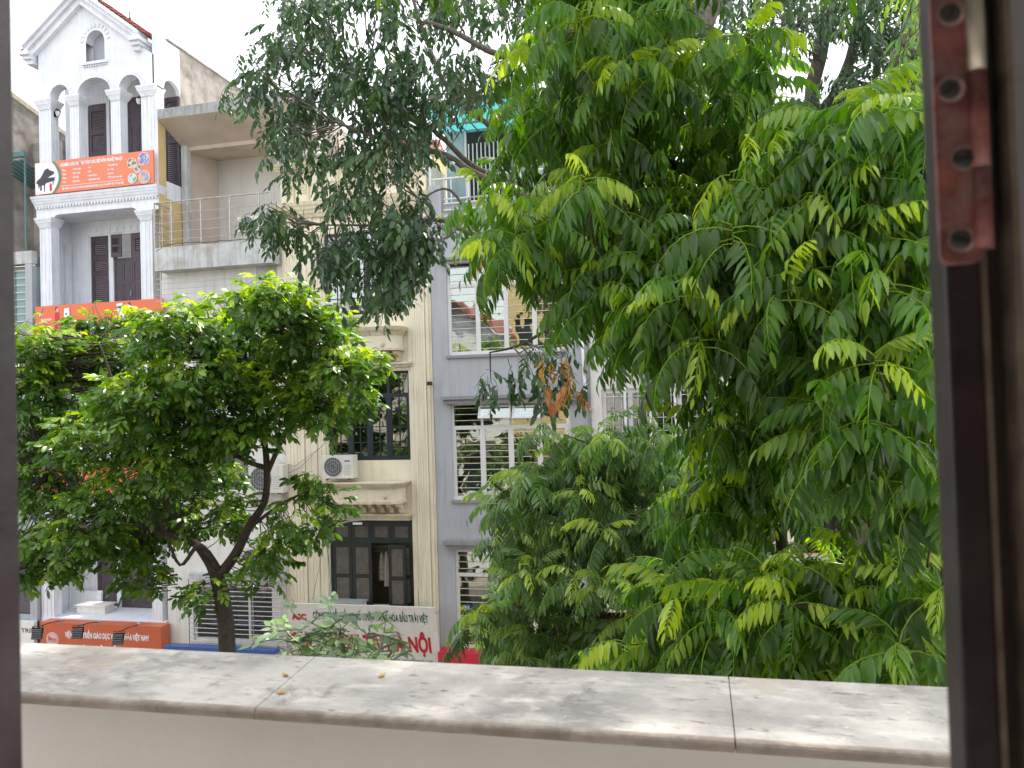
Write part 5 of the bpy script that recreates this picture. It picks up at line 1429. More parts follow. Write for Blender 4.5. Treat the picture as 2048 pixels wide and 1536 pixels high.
def mesh_np(name, V, F_, T_, m):
    me = bpy.data.meshes.new(name)
    tri = []
    F3 = [f if len(set(f)) == 4 else tuple(dict.fromkeys(f)) for f in F_]
    lens = np.array([len(f) for f in F3], np.int32); loops = np.fromiter((i for f in F3 for i in f), np.int32, int(lens.sum()))
    me.vertices.add(len(V)); me.vertices.foreach_set('co', V.astype(np.float32).ravel())
    me.loops.add(len(loops)); me.loops.foreach_set('vertex_index', loops)
    me.polygons.add(len(lens)); st_ = np.zeros(len(lens), np.int32); st_[1:] = np.cumsum(lens)[:-1]
    me.polygons.foreach_set('loop_start', st_)
    me.update(calc_edges=True); me.validate()
    a = me.attributes.new('tint', 'FLOAT', 'POINT'); a.data.foreach_set('value', T_.astype(np.float32))
    me.materials.append(m); me.shade_smooth(); return me

def place_mat(p, az, tilt, roll_, s):
    ca, sa = math.cos(az), math.sin(az); ct, st_ = math.cos(tilt), math.sin(tilt); cr_, sr_ = math.cos(roll_), math.sin(roll_)
    Rz = np.array([[ca, -sa, 0], [sa, ca, 0], [0, 0, 1]]); Ry = np.array([[ct, 0, -st_], [0, 1, 0], [st_, 0, ct]]); Rx = np.array([[1, 0, 0], [0, cr_, -sr_], [0, sr_, cr_]])
    return (Rz@Ry@Rx)*s, np.array(p)

def assemble(parent, variants, placements, m, nparts=300, pname='leaf', bulk='foliage'):
    """placements: (variant, R, p, tint).  The ones that show largest become separate parts, the rest one mesh"""
    P = np.array([q[2] for q in placements]); px, py, z = project(P)
    inside = (z > 0) & (px > -40) & (px < 2090) & (py > -60) & (py < 1500)
    score = np.where(inside, 0, 1e3)+z
    order = np.argsort(score)
    cache = {}
    for idx in order[:nparts]:
        vi, Rm, p, t = placements[idx]
        tk = round(t*7)/7; key = (vi, tk)
        if key not in cache:
            V, F_, T_ = variants[vi]; cache[key] = mesh_np(pname, V, F_, np.clip(np.where(T_ > 5, .75, np.where(T_ < -5, 0, tk+T_)), 0, 1), m)
        o = bpy.data.objects.new(pname, cache[key]); col.objects.link(o); o.parent = parent
        M4 = Matrix.Identity(4)
        for i in range(3):
            for j in range(3): M4[i][j] = Rm[i, j]
            M4[i][3] = p[i]
        o.matrix_parent_inverse = wm(parent).inverted(); o.matrix_basis = M4
    VV, TT, FF = [], [], []; n = 0
    for idx in order[nparts:]:
        vi, Rm, p, t = placements[idx]; V, F_, T_ = variants[vi]
        VV.append(V@Rm.T+p); TT.append(np.clip(np.where(T_ > 5, .75, np.where(T_ < -5, 0, t+T_)), 0, 1)); FF.append((F_, n)); n += len(V)
    if VV:
        Fl_ = [tuple(i+o_ for i in f) for F_, o_ in FF for f in F_]
        o = bpy.data.objects.new(bulk, mesh_np(bulk, np.concatenate(VV), Fl_, np.concatenate(TT), m)); col.objects.link(o); put(o, parent); tag(o, kind='stuff')

def inpoly(x, y, P):
    c = False; n = len(P); j = n-1
    for i in range(n):
        if (P[i][1] > y) != (P[j][1] > y) and x < (P[j][0]-P[i][0])*(y-P[i][1])/(P[j][1]-P[i][1])+P[i][0]: c = not c
        j = i
    return c
def sample_poly(rg, P, n, y0, y1, holes=()):
    xs = [p[0] for p in P]; ys = [p[1] for p in P]; out = []
    while len(out) < n:
        x, y = rg.uniform(min(xs), max(xs)), rg.uniform(min(ys), max(ys))
        if inpoly(x, y, P) and not any(inpoly(x, y, h) for h in holes):
            out.append((x, y, rg.uniform(y0, y1)))
    return out
def cluster_poly(rg, P, nc, per, y0, y1, rad_):
    out = []
    for (x, y, Y) in sample_poly(rg, P, nc, y0, y1):
        rr = rg.uniform(.6, 1.3)*rad_
        for k in range(int(per*rg.uniform(.6, 1.4))):
            a = rg.uniform(0, 6.28); q = rr*math.sqrt(rg.random()); out.append((x+q*math.cos(a), y+q*.75*math.sin(a)+q*.2, Y+rg.uniform(-.3, .3)))
    return out
def limb(parent, pts, rs, m, name='limb', n_=8, jit=.0):
    P = [Vector(p) for p in pts]
    # Catmull-Rom refinement
    Q = []; Rr = []
    for i in range(len(P)-1):
        p0, p1, p2, p3 = P[max(i-1, 0)], P[i], P[i+1], P[min(i+2, len(P)-1)]
        for k in range(5):
            t = k/5; Q.append(.5*((2*p1)+(p2-p0)*t+(2*p0-5*p1+4*p2-p3)*t*t+(3*p1-p0-3*p2+p3)*t**3)+Vector((R_.uniform(-jit, jit), R_.uniform(-jit, jit), R_.uniform(-jit, jit)))); Rr.append(rs[i]+(rs[i+1]-rs[i])*t)
    Q.append(P[-1]); Rr.append(rs[-1])
    o = MB().tube(Q, Rr, n_).build(name, m, parent, True)
    return [np.array(q) for q in Q]
def twigs(parent, ends, skel, m, maxlen=1.2, r=.006, name='twigs', frac=1.0):
    S = np.array(skel); b = MB()
    for e in ends:
        if R_.random() > frac: continue
        e = np.array(e); d = np.linalg.norm(S-e, axis=1)+.6*np.maximum(0, S[:, 2]-e[2]); i = int(d.argmin()); q = S[i]; v = q-e; L_ = np.linalg.norm(v)
        if L_ > maxlen: q = e+v*maxlen/L_
        mid_ = (e+q)/2+np.array([R_.uniform(-.06, .06), R_.uniform(-.06, .06), -.10*min(L_, maxlen)])
        b.tube([e, mid_, q], [r*.6, r, r*1.4], 4, False)
    if b.v: tag(b.build(name, m, parent, True), kind='stuff')

def rosettes(rg, centres, nv, per=(7, 10), s=1., young=.12, tip=.35):
    out = []
    for (c, yng, sz) in centres:
        k = rg.randint(*per); a0 = rg.uniform(0, 6.28); base = rg.gauss(.34, .09)
        for i in range(k):
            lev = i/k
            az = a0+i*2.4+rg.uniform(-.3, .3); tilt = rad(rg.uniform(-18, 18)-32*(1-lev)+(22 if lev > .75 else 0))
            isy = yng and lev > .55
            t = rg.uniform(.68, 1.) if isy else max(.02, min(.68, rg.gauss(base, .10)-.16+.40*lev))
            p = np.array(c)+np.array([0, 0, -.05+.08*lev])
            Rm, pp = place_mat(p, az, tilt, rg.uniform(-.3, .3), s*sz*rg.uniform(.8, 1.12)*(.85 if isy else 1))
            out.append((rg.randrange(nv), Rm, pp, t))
    return out

# ---- near feathery tree (right)
rg = random.Random(21)
NV = [frond(rg, L=rg.uniform(.28, .42), pairs=rg.choice([6, 7, 8, 8]), e0=rg.uniform(5, 40), e1=rg.uniform(-70, -20), droop=rg.uniform(.55, 1.15), lf=rg.uniform(.088, .112), wf=rg.uniform(.025, .031)) for _ in range(24)]
T3 = empty('feathery_tree', (1.9, 4.3, .14), 'big near tree with bright glossy feathery leaves filling the right half', 'tree')
polyU = [(1030, 200), (1050, 130), (1090, 70), (1090, -80), (1330, -80), (1350, 60), (1400, 120), (1450, 60), (1520, 50), (1575, 110), (1570, 200), (1560, 260), (1590, 300), (1560, 400), (1450, 450), (1300, 470), (1150, 500), (1040, 480), (990, 460), (985, 380), (1020, 330), (1020, 260)]
polyR = [(1590, 260), (1660, 240), (1780, 215), (1880, 240), (1890, 820), (1700, 650), (1560, 640), (1500, 560), (1440, 480), (1560, 400)]
polyM = [(1010, 460), (1300, 420), (1560, 380), (1640, 560), (1640, 700), (1600, 760), (1520, 760), (1400, 720), (1330, 735), (1270, 690), (1190, 650), (1130, 590), (1050, 540), (1000, 500)]
polyR2 = [(1700, 660), (1890, 700), (1890, 1000), (1780, 1000), (1690, 940), (1650, 860)]
polyL = [(1430, 700), (1580, 760), (1580, 900), (1530, 1000), (1420, 1040), (1350, 1060), (1440, 930), (1450, 820), (1400, 780)]
cen = []
def addc(poly, n, ya, yb, yng=.1, sz=1., holes=()):
    for (x, y, Y) in sample_poly(rg, poly, n, ya, yb, holes):
        p = at(x, y-18, Y); cen.append(((p.x, p.y, p.z), rg.random() < yng, sz))
addc(polyU, 104, 3.6, 5.6, .10); addc(polyR, 76, 3.0, 4.6, .08); addc(polyM, 100, 3.4, 5.0, .05); addc(polyR2, 30, 2.9, 3.9, .05); addc(polyL, 34, 3.9, 5.2, .05, .9)
for (x, y, Y, yn_) in ((1160, 30, 3.4, 0), (1150, 110, 3.5, 0), (1290, 20, 3.6, 0), (1060, 105, 3.6, 1), (1250, 128, 3.5, 1), (1310, 130, 3.6, 1), (1500, 70, 3.6, 1), (1410, 90, 3.8, 0), (965, 385, 3.7, 1), (1170, 360, 3.3, 1), (1010, 500, 3.6, 1), (1460, 355, 3.3, 1), (1500, 380, 3.2, 1), (1700, 470, 3.0, 1), (1350, 575, 3.2, 1), (1560, 585, 3.0, 1), (1400, 675, 3.2, 1), (1750, 720, 2.8, 1), (1770, 560, 2.9, 0), (1780, 330, 3.1, 0), (1720, 290, 3.2, 0), (1840, 215, 3.0, 1), (1640, 330, 3.2, 0), (1420, 850, 4.0, 1), (1600, 490, 3.2, 0), (1280, 600, 3.4, 0)):
    p = at(x, y, Y); cen.append(((p.x, p.y, p.z), bool(yn_), 1.0))
# unseen crown added above the frame to shade the parapet
for (x, y, Y) in sample_poly(rg, [(760, -90), (1900, -90), (2050, -520), (560, -660)], 150, 3.2, 5.6):
    p = at(x, y, Y); cen.append(((p.x, p.y, p.z), rg.random() < .1, 1.0))
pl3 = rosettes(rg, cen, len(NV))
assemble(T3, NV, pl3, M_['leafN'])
sk = []
tb_ = (at(1590, 900, 4.6))
sk += limb(T3, [(tb_.x+.15, 4.6, .1), (tb_.x+.1, 4.6, 4), at(1565, 1110, 4.6), at(1575, 950, 4.6), at(1592, 800, 4.6), at(1580, 650, 4.5)], [.06, .05, .034, .032, .03, .028], M_['bark'], 'trunk', 10, .01)
sk += limb(T3, [at(1580, 650, 4.5), at(1540, 480, 4.4), at(1400, 360, 4.4), at(1270, 290, 4.3), at(1150, 220, 4.4), at(1160, 60, 4.4)], [.04, .035, .03, .024, .018, .012], M_['bark'], 'limb', 8, .01)
sk += limb(T3, [at(1585, 700, 4.5), at(1700, 560, 4.2), at(1760, 420, 4.0), at(1790, 300, 3.9)], [.035, .028, .02, .012], M_['bark'], 'limb', 8, .01)
sk += limb(T3, [at(1580, 760, 4.5), at(1450, 700, 4.2), at(1330, 640, 4.0), at(1180, 560, 4.1), at(1040, 500, 4.2)], [.035, .028, .022, .016, .01], M_['bark'], 'limb', 8, .01)
sk += limb(T3, [at(1400, 360, 4.4), at(1480, 230, 4.3), at(1500, 100, 4.2)], [.025, .018, .010], M_['bark'], 'limb', 8, .01)
sk += limb(T3, [at(1575, 950, 4.6), at(1700, 900, 4.0), at(1830, 820, 3.6)], [.03, .022, .012], M_['bark'], 'limb', 8, .01)
sk += limb(T3, [at(1400, 360, 4.4), at(1350, 200, 4.4), at(1330, -100, 4.4), at(1450, -400, 4.4)], [.03, .025, .02, .01], M_['bark'], 'limb', 8, .01)
twigs(T3, [c[0] for c in cen[:-150]], sk, M_['twig'], 1.0, .006)

# ---- near lower feathery tree (bottom right)
T5 = empty('feathery_tree', (1.2, 4.0, .14), 'low near tree crown of pale green feathery leaves rising over the parapet at lower right', 'tree')
cen = []
poly5 = [(1240, 1260), (1320, 1170), (1420, 1120), (1560, 1130), (1680, 1120), (1800, 1090), (1890, 1060), (1900, 1420), (1270, 1380)]
for (x, y, Y) in sample_poly(rg, poly5, 104, 3.3, 4.8): p = at(x, y, Y); cen.append(((p.x, p.y, p.z), rg.random() < .12, .95))
for (x, y, Y, yn_) in ((1350, 1190, 3.4, 1), (1600, 1120, 3.4, 1), (1260, 1290, 3.5, 1), (1440, 1230, 3.3, 0), (1500, 1170, 3.5, 1), (1880, 1180, 2.9, 1), (1800, 1290, 2.9, 0), (1700, 1150, 3.4, 0), (1880, 1000, 3.0, 1), (1580, 1210, 3.2, 1)):
    p = at(x, y, Y); cen.append(((p.x, p.y, p.z), bool(yn_), .95))
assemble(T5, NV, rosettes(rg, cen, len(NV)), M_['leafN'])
tb5 = at(1600, 1420, 4.2)
sk = limb(T5, [(tb5.x, 4.2, .1), (tb5.x+.05, 4.2, 4), at(1600, 1420, 4.2), at(1560, 1280, 4.2)], [.08, .07, .04, .02], M_['bark'], 'trunk', 8, .01)
sk += limb(T5, [at(1600, 1420, 4.2), at(1750, 1300, 3.9), at(1850, 1180, 3.7)], [.03, .02, .01], M_['bark'])
sk += limb(T5, [at(1600, 1420, 4.2), at(1450, 1330, 4.1), at(1330, 1240, 4.0)], [.03, .02, .01], M_['bark'])
twigs(T5, [c[0] for c in cen], sk, M_['twig'], .7, .005)

# ---- middle feathery tree
T4 = empty('feathery_tree', (-.4, 6.8, .14), 'middle feathery tree in duller green in front of the lavender and beige townhouses', 'tree')
MV = [frond(rg, L=rg.uniform(.30, .42), pairs=rg.choice([6, 7, 8]), e0=rg.uniform(5, 45), e1=rg.uniform(-70, -25), droop=rg.uniform(.4, .9), lf=rg.uniform(.095, .11), wf=.031, seg=2) for _ in range(12)]
poly4 = [(985, 1240), (1005, 1130), (1000, 1080), (990, 1010), (1025, 950), (1075, 895), (1150, 865), (1260, 870), (1330, 900), (1380, 960), (1440, 990), (1440, 1080), (1330, 1200), (1260, 1370), (1000, 1350)]
cen = []
for (x, y, Y) in sample_poly(rg, poly4, 215, 6.0, 8.4): p = at(x, y, Y); cen.append(((p.x, p.y, p.z), rg.random() < .05, 1.))
for (x, y, Y, yn_) in ((1190, 1170, 5.8, 1), (1150, 1150, 5.8, 1), (1040, 1150, 5.9, 1), (960, 1225, 5.9, 1), (930, 1255, 6.0, 1), (1210, 1060, 5.9, 1), (1070, 865, 6.5, 0), (1230, 850, 6.5, 0), (1310, 850, 6.6, 0), (1130, 870, 6.5, 0)):
    p = at(x, y, Y); cen.append(((p.x, p.y, p.z), bool(yn_), 1.))
assemble(T4, MV, rosettes(rg, cen, len(MV)), M_['leafM'])
sk = limb(T4, [(at(1330, 1400, 7.3).x, 7.3, .1), (at(1320, 1400, 7.3).x, 7.3, 4), at(1340, 1250, 7.3), at(1300, 1100, 7.2), at(1270, 1040, 7.1), at(1200, 1010, 7.)], [.14, .12, .08, .05, .035, .02], M_['bark'], 'trunk', 9, .01)
sk += limb(T4, [at(1300, 1100, 7.2), at(1240, 960, 7.1), at(1230, 880, 7.)], [.035, .02, .01], M_['bark'])
sk += limb(T4, [at(1270, 1060, 7.2), at(1120, 1030, 7.), at(1030, 1000, 6.9), at(980, 960, 6.9)], [.035, .025, .015, .01], M_['bark'])
sk += limb(T4, [at(1330, 1230, 7.3), at(1180, 1230, 7.), at(1050, 1210, 6.9)], [.04, .025, .012], M_['bark'])
sk += limb(T4, [at(1300, 1100, 7.2), at(1380, 1010, 7.1), at(1420, 980, 7.)], [.035, .02, .01], M_['bark'])
twigs(T4, [c[0] for c in cen], sk, M_['twig'], .7, .006)

# ---- left street tree with oval leaves
def spray_tree(parent, rgx, SV, polys, m, tintf, azf=None, s=1., tilt=(-25, 20)):
    pls = []; ends = []
    for (P, n, ya, yb) in polys:
        for (x, y, Y) in (cluster_poly(rgx, P, n[0], n[1], ya, yb, n[2]) if isinstance(n, tuple) else sample_poly(rgx, P, n, ya, yb)):
            p = at(x, y, Y)
            Rm, pp = place_mat((p.x, p.y, p.z), rgx.uniform(0, 6.28), rad(rgx.uniform(*tilt)), rgx.uniform(-.5, .5), s*rgx.uniform(.8, 1.2))
            pls.append((rgx.randrange(len(SV)), Rm, pp, tintf(x, y, rgx))); ends.append(pp)
    return pls, ends
rgl = random.Random(5)
# single leaves as variants for separate parts
SV = [spray(rgl, n_=rgl.choice([7, 8, 9, 10]), L=rgl.uniform(.24, .36), lf=.165, wf=.085, droop=.35, flat=.75) for _ in range(10)]
T1 = empty('street_tree', (at(455, 1300, 13).x, 13, .14), 'forked street tree with oval glossy leaves covering the lower left houses', 'tree')
# clumps: ellipses in view, each an umbrella-shaped layer of foliage with its own depth
cl = [(740, 720, 30, 30), (560, 570, 40, 25), (30, 1120, 40, 60), (300, 1060, 60, 60), (230, 1090, 60, 45), (110, 1130, 50, 40), (420, 950, 60, 50), (340, 930, 60, 50), (70, 700, 75, 70), (150, 740, 90, 80), (215, 650, 75, 45), (120, 860, 100, 80), (250, 720, 90, 70), (350, 660, 90, 60), (300, 800, 110, 80), (430, 640, 80, 55), (540, 610, 90, 60), (600, 660, 80, 60), (500, 720, 110, 80), (640, 700, 80, 55), (690, 740, 55, 60), (400, 760, 110, 80), (560, 800, 90, 60), (200, 880, 110, 70), (380, 880, 100, 70), (80, 960, 70, 60), (250, 980, 110, 60), (470, 860, 80, 50), (640, 820, 50, 50), (160, 1070, 90, 40), (120, 1000, 80, 50), (330, 1000, 70, 60), (430, 1040, 60, 50), (280, 1140, 40, 60), (60, 1080, 40, 50), (660, 640, 50, 40), (700, 800, 50, 45), (60, 780, 60, 80), (40, 880, 40, 80)]
lo_ = [(640, 960, 45, 40), (600, 1040, 50, 50), (560, 1090, 40, 45), (530, 1130, 45, 40), (665, 1010, 25, 30), (410, 1180, 35, 35), (470, 1000, 25, 30)]
pls = []; ends = []
for (cx_, cy_, rx, ry) in cl+lo_:
    low = (cx_, cy_, rx, ry) in lo_
    Y0 = rgl.uniform(11.2, 13.8) if not low else 12.3
    n = int(rx*ry/(29 if not low else 40))
    c3 = at(cx_, cy_, Y0); sx_ = rx/FPX*Y0; sz_ = ry/FPX*Y0
    for i in range(n):
        while True:
            u, v, w_ = rgl.uniform(-1, 1), rgl.uniform(-1, 1), rgl.uniform(-1, 1)
            if u*u+v*v+w_*w_ < 1: break
        # more leaves near the upper shell
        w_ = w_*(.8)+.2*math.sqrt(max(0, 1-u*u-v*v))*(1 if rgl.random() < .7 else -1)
        pp = np.array([c3.x+u*sx_, c3.y+v*sx_*1.1, c3.z+w_*sz_*1.12])
        out_az = math.atan2(v, u)+rgl.uniform(-.9, .9)
        Rm, pp = place_mat(pp, out_az, rad(rgl.uniform(-55, 30)), rgl.uniform(-.7, .7), rgl.uniform(.65, 1.15))
        t = .36+.25*w_+rgl.gauss(0, .13)+(.25 if rgl.random() < .05 else 0)  # higher leaves tinted brighter, for sunlight from above
        kx_px, ky_px, _z = project(pp)
        if rgl.random() < .9 and 885 < ky_px < 965 and 632 < kx_px < 735: continue
        if rgl.random() < .85 and 918 < ky_px < 985 and (140 < kx_px < 192 or 262 < kx_px < 322): continue
        if w_ > .3 and cy_ < 860 and rgl.random() < .5: t += .36  # clump tops turned yellow-green, sunlight put into the leaf colour
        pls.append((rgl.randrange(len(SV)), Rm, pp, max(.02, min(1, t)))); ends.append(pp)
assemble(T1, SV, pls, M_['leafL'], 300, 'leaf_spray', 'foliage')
b0 = at(455, 1300, 12.6)
sk = limb(T1, [(b0.x+.05, 12.6, .1), (b0.x+.03, 12.6, 2.5), at(455, 1300, 12.6), at(445, 1200, 12.6), at(432, 1150, 12.6)], [.2, .17, .15, .14, .125], M_['bark'], 'trunk', 12, .008)
sk += limb(T1, [at(434, 1160, 12.6), at(415, 1120, 12.6), at(380, 1080, 12.5), at(310, 1060, 12.4), at(240, 1030, 12.3), at(160, 980, 12.2), at(100, 940, 12.2)], [.10, .08, .07, .06, .045, .03, .015], M_['bark'])
sk += limb(T1, [at(436, 1155, 12.6), at(470, 1110, 12.7), at(500, 1050, 12.7), at(530, 1000, 12.7), at(533, 920, 12.7), at(520, 840, 12.6), at(500, 740, 12.6)], [.105, .09, .075, .065, .06, .045, .025], M_['bark'])
sk += limb(T1, [at(440, 1140, 12.6), at(400, 1090, 12.3), at(360, 1130, 12.2), at(330, 1060, 12.)], [.05, .04, .03, .02], M_['bark'])
sk += limb(T1, [at(530, 935, 12.7), at(480, 915, 12.5), at(400, 850, 12.4), at(330, 780, 12.3)], [.05, .04, .03, .015], M_['bark'])
sk += limb(T1, [at(533, 950, 12.7), at(580, 850, 12.7), at(650, 760, 12.7), at(680, 700, 12.7)], [.05, .04, .03, .015], M_['bark'])
sk += limb(T1, [at(380, 1080, 12.5), at(300, 940, 12.6), at(240, 800, 12.5), at(200, 690, 12.5)], [.06, .045, .03, .015], M_['bark'])
sk += limb(T1, [at(500, 1055, 12.7), at(560, 1010, 12.5), at(620, 980, 12.3)], [.04, .03, .015], M_['bark'])
twigs(T1, [e for e in ends], sk, M_['bark'], .8, .008, frac=.35)

# ---- dark drooping tree (upper centre)
rgd = random.Random(9)
DV = [spray(rgd, n_=rgd.choice([7, 8, 9]), L=rgd.uniform(.22, .34), lf=.125, wf=.052, droop=.9, sag=.6, flat=.3) for _ in range(10)]
T2 = empty('drooping_tree', (at(1300, 900, 9.5).x, 9.5, .14), 'tall dark tree whose drooping boughs hang from the top centre before the cream townhouse', 'tree')
pa = [(560, -60), (550, 50), (500, 90), (485, 130), (480, 190), (510, 230), (540, 275), (570, 300), (620, 350), (660, 380), (740, 410), (760, 370), (800, 340), (860, 330), (890, 290), (850, 200), (890, 170), (960, 150), (1020, 140), (1080, 60), (1110, -60)]
pb = [(505, 430), (545, 395), (620, 415), (680, 400), (760, 380), (850, 370), (880, 430), (880, 490), (850, 540), (820, 590), (790, 600), (740, 570), (680, 560), (610, 540), (560, 500), (530, 470)]
pc = [(915, 725), (960, 690), (1040, 670), (1110, 690), (1180, 720), (1190, 760), (1060, 765), (1010, 735), (975, 790), (935, 790)]
pd = [(1080, -60), (1420, -60), (1450, 60), (1420, 130), (1330, 150), (1100, 180)]
pe = [(480, 130), (520, 110), (540, 180), (500, 200)]
def tf(x, y, g): return max(.02, min(.9, g.gauss(.35, .17)))
pls, ends = spray_tree(T2, rgd, DV, [(pa, (105, 12, 42), 8.0, 11.0), (pb, (38, 10, 34), 7.8, 9.4), (pc, (16, 3, 18), 7.2, 8.2), (pd, (60, 13, 42), 8.6, 11.5), (pe, (3, 6, 14), 8, 9)], M_['leafD'], tf, tilt=(-60, 5))
assemble(T2, DV, pls, M_['leafD'], 300, 'leaf_spray', 'foliage')
bark = M_['barkl']
tx = at(1360, 900, 10).x
sk = limb(T2, [(at(1380, 1300, 10).x, 10, .1), (at(1400, 1300, 10).x, 10, 5), at(1440, 1130, 10), at(1560, 1010, 10), at(1590, 800, 10), at(1470, 450, 10), at(1395, 120, 10), at(1420, -40, 10), at(1480, -300, 10)], [.3, .28, .26, .24, .22, .22, .21, .2, .15], bark, 'trunk', 12, .02)
sk += limb(T2, [at(1370, 500, 10), at(1150, 430, 9.4), at(960, 352, 9.0), at(890, 310, 8.9), at(800, 290, 8.8), at(740, 270, 8.8), at(660, 240, 8.8)], [.08, .06, .044, .038, .032, .024, .015], bark)
sk += limb(T2, [at(1370, 470, 10), at(1120, 400, 9.6), at(960, 340, 9.2), at(890, 280, 9.1), at(840, 240, 9.), at(760, 190, 9.), at(680, 120, 9.)], [.07, .05, .036, .032, .028, .02, .012], bark)
sk += limb(T2, [at(1390, 350, 10), at(1150, 330, 10), at(980, 250, 9.8), at(900, 180, 9.7), at(860, 100, 9.7), at(820, -20, 9.7)], [.06, .045, .036, .032, .028, .02], bark)
sk += limb(T2, [at(1120, 120, 9.8), at(1000, 110, 9.8), at(900, 60, 9.7), at(800, 30, 9.6)], [.05, .045, .035, .02], bark)
sk += limb(T2, [at(1395, 120, 10), at(1250, 150, 9.8), at(1120, 120, 9.8)], [.08, .06, .05], bark)
sk += limb(T2, [at(1360, 560, 10), at(1100, 500, 9.2), at(950, 470, 8.8), at(880, 440, 8.7), at(790, 450, 8.6), at(650, 450, 8.6)], [.06, .045, .032, .025, .018, .01], bark)
sk += limb(T2, [at(960, 470, 8.8), at(900, 380, 8.7), at(840, 400, 8.6)], [.02, .015, .008], bark)
sk += limb(T2, [at(1340, 640, 9.4), at(1200, 600, 8.4), at(1110, 650, 8.0), at(1040, 690, 7.8), at(980, 705, 7.7)], [.04, .03, .022, .014, .008], M_['bark'])
twigs(T2, ends, sk, bark, .7, .007, frac=.3)
# orange dying leaves on its hanging twigs
OV = [spray(rgd, n_=7, L=.2, lf=.11, wf=.045, droop=1.2, sag=.6, flat=.3) for _ in range(4)]
pls, ends = spray_tree(T2, rgd, OV, [([(1060, 690), (1150, 680), (1185, 780), (1090, 770)], 10, 7.0, 7.9), ([(965, 490), (1005, 500), (1020, 570), (985, 560)], 9, 7.4, 7.9)], M_['leafO'], lambda x, y, g: g.random(), tilt=(-60, -10))
assemble(T2, OV, pls, M_['leafO'], 40, 'orange_leaf_spray')
# hanging twig leaves around the orange ones
# ---- background trees top right
T7 = empty('street_tree', (at(1640, 400, 13).x, 13, .14), 'tall thin trunked tree behind the near tree at the upper right, leaves against glare', 'tree')
rgb = random.Random(31)
BV = [spray(rgb, n_=8, L=.34, lf=.15, wf=.05, droop=1.0, sag=.6, flat=.3) for _ in range(8)]
p7 = [(1440, -60), (1870, -60), (1870, 60), (1760, 80), (1700, 60), (1660, 40), (1620, 90), (1560, 60), (1470, 40)]
p8 = [(1640, 150), (1700, 110), (1760, 60), (1870, 40), (1880, 240), (1700, 250), (1600, 250), (1620, 210)]
pls, ends = spray_tree(T7, rgb, BV, [(p7, 420, 11.5, 14), (p8, 330, 11.5, 13.5)], M_['leafD'], tf, tilt=(-60, 5))
assemble(T7, BV, pls, M_['leafD'], 200, 'leaf_spray', 'foliage')
sk = limb(T7, [(at(1640, 400, 13).x, 13, .1), at(1700, 1110, 13), at(1790, 1010, 13), at(1740, 600, 13), at(1628, 240, 13), at(1645, 90, 13), at(1670, -60, 13)], [.3, .28, .25, .18, .12, .11, .10], bark, 'trunk', 10, .01)
sk += limb(T7, [at(1628, 260, 13), at(1700, 120, 13), at(1730, -60, 13)], [.09, .08, .06], bark)
twigs(T7, ends, sk, bark, .9, .008, frac=.25)
T8 = empty('street_tree', (at(1790, 400, 11).x, 11, .14), 'leaning grey trunk and bright foliage just left of the window post at the top right', 'tree')
sk = limb(T8, [(at(1780, 400, 11).x, 11, .1), at(1740, 900, 11), at(1790, 190, 11), at(1815, 90, 11), at(1850, -60, 11)], [.3, .26, .125, .115, .10], bark, 'trunk', 10, .01)
pls, ends = spray_tree(T8, rgb, BV, [([(1800, -60), (1900, -60), (1900, 240), (1800, 230)], 90, 9.8, 10.8)], M_['leafM'], lambda x, y, g: g.uniform(.3, .8), tilt=(-50, 5))
assemble(T8, BV, pls, M_['leafM'], 90, 'leaf_spray'); twigs(T8, ends, sk, bark, .9, .008, frac=.3)
# ---- lower mass behind the near trees (fills the dark gaps at right with foliage of a farther tree)
T9 = empty('feathery_tree', (at(1680, 900, 8).x, 8, .14), 'dark shaded feathery tree behind the near one, right of the beige townhouse', 'tree')
cen = []
for (x, y, Y) in sample_poly(rg, [(1460, 800), (1700, 860), (1880, 900), (1880, 1080), (1660, 1000), (1560, 1090), (1430, 1100)], 26, 5.4, 7.2): p = at(x, y, Y); cen.append(((p.x, p.y, p.z), False, .95))
for (x, y, Y) in sample_poly(rg, [(1450, 560), (1880, 560), (1890, 960), (1800, 1000), (1640, 900), (1560, 780), (1480, 700)], 60, 6.6, 8.4): p = at(x, y, Y); cen.append(((p.x, p.y, p.z), False, 1.1))
for (x, y, Y) in sample_poly(rg, [(1420, 1060), (1600, 1120), (1890, 1080), (1890, 1400), (1380, 1380)], 55, 5.6, 7.2): p = at(x, y, Y); cen.append(((p.x, p.y, p.z), False, 1.1))
assemble(T9, MV, rosettes(rg, cen, len(MV)), M_['leafM'], 200)
sk = limb(T9, [(at(1680, 900, 8).x, 8, .1), at(1690, 1200, 8), at(1660, 1010, 8), at(1620, 850, 7.8), at(1640, 650, 7.6)], [.17, .14, .07, .05, .03], M_['bark'], 'trunk', 9, .01)
sk += limb(T9, [at(1690, 1200, 8), at(1760, 1050, 7.8), at(1830, 800, 7.6)], [.08, .05, .03], M_['bark'])
twigs(T9, [c[0] for c in cen], sk, M_['twig'], .8, .006)
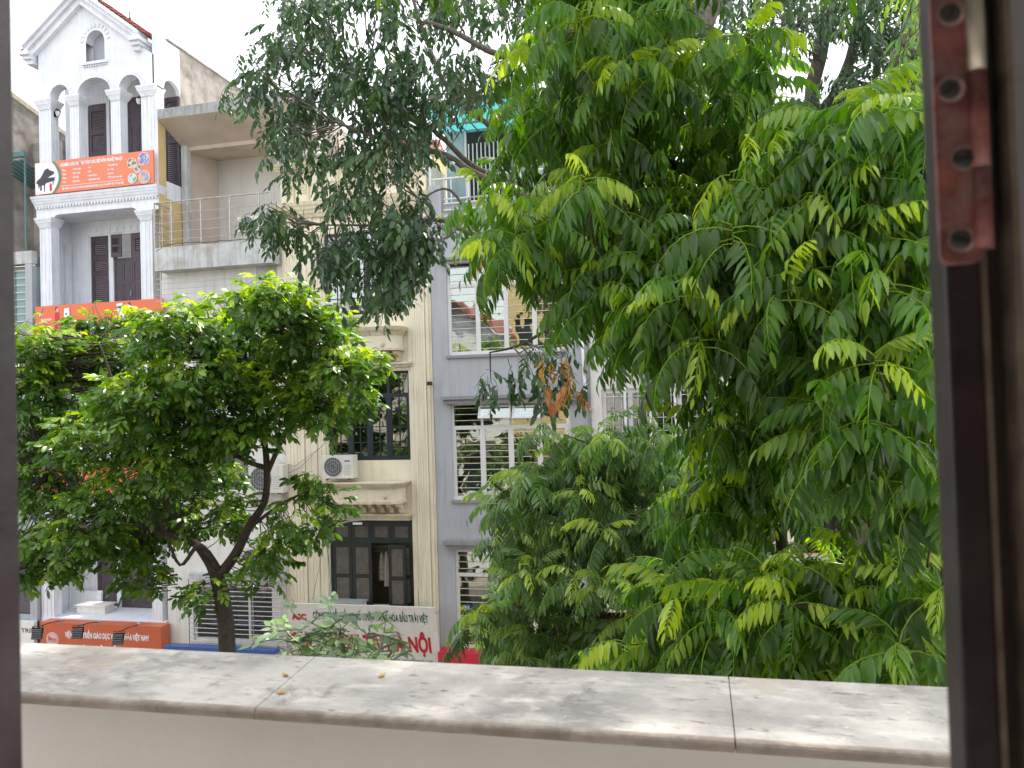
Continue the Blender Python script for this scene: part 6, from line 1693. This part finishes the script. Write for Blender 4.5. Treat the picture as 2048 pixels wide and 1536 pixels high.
# ---- small grey-green plant just beyond the parapet
T6 = empty('young_tree', (at(700, 1350, 2.9).x, 2.9, .14), 'slender young tree top with grey green leaves poking above the parapet before the pale sign', 'tree')
rgs = random.Random(17)
GV = [spray(rgs, n_=rgs.choice([6, 7, 8]), L=.13, lf=.046, wf=.022, droop=.3, sag=.3, flat=.5, seg=3) for _ in range(8)]
pls = []; ends = []
for (P, n) in (([(560, 1265), (600, 1230), (660, 1222), (700, 1265), (690, 1335), (540, 1335)], 42), ([(690, 1268), (760, 1246), (780, 1275), (795, 1295), (805, 1335), (690, 1335)], 26), ([(560, 1340), (860, 1350), (860, 1420), (560, 1420)], 40)):
    for (x, y, Y) in sample_poly(rgs, P, n, 2.6, 3.2):
        p = at(x, y, Y); Rm, pp = place_mat(p, rgs.uniform(0, 6.28), rad(rgs.uniform(-20, 40)), rgs.uniform(-.5, .5), rgs.uniform(.7, 1.2)); pls.append((rgs.randrange(len(GV)), Rm, pp, max(0, min(1, rgs.gauss(.4, .25))))); ends.append(pp)
for (x, y, s_) in ((765, 1270, 1.5), (790, 1285, 1.4), (740, 1290, 1.4), (775, 1222, 1.0), (822, 1300, 1.2)):
    p = at(x, y, 2.55); Rm, pp = place_mat(p, rgs.uniform(0, 6.28), rad(-20), 0, s_); pls.append((rgs.randrange(len(GV)), Rm, pp, .7)); ends.append(pp)
assemble(T6, GV, pls, M_['leafG'], 200, 'leaf_spray')
sk = limb(T6, [(at(700, 1350, 2.9).x, 2.9, .1), (at(690, 1350, 2.9).x, 2.9, 5), at(700, 1480, 2.9), at(690, 1330, 2.9), at(680, 1260, 2.9)], [.05, .04, .02, .012, .006], M_['gtwig'], 'trunk', 7, .004)
sk += limb(T6, [at(700, 1450, 2.9), at(760, 1340, 2.85), at(800, 1280, 2.8)], [.010, .006, .003], M_['gtwig'])
sk += limb(T6, [at(695, 1400, 2.9), at(620, 1320, 2.9), at(570, 1270, 2.9)], [.010, .006, .003], M_['gtwig'])
twigs(T6, ends, sk, M_['gtwig'], .22, .0018)
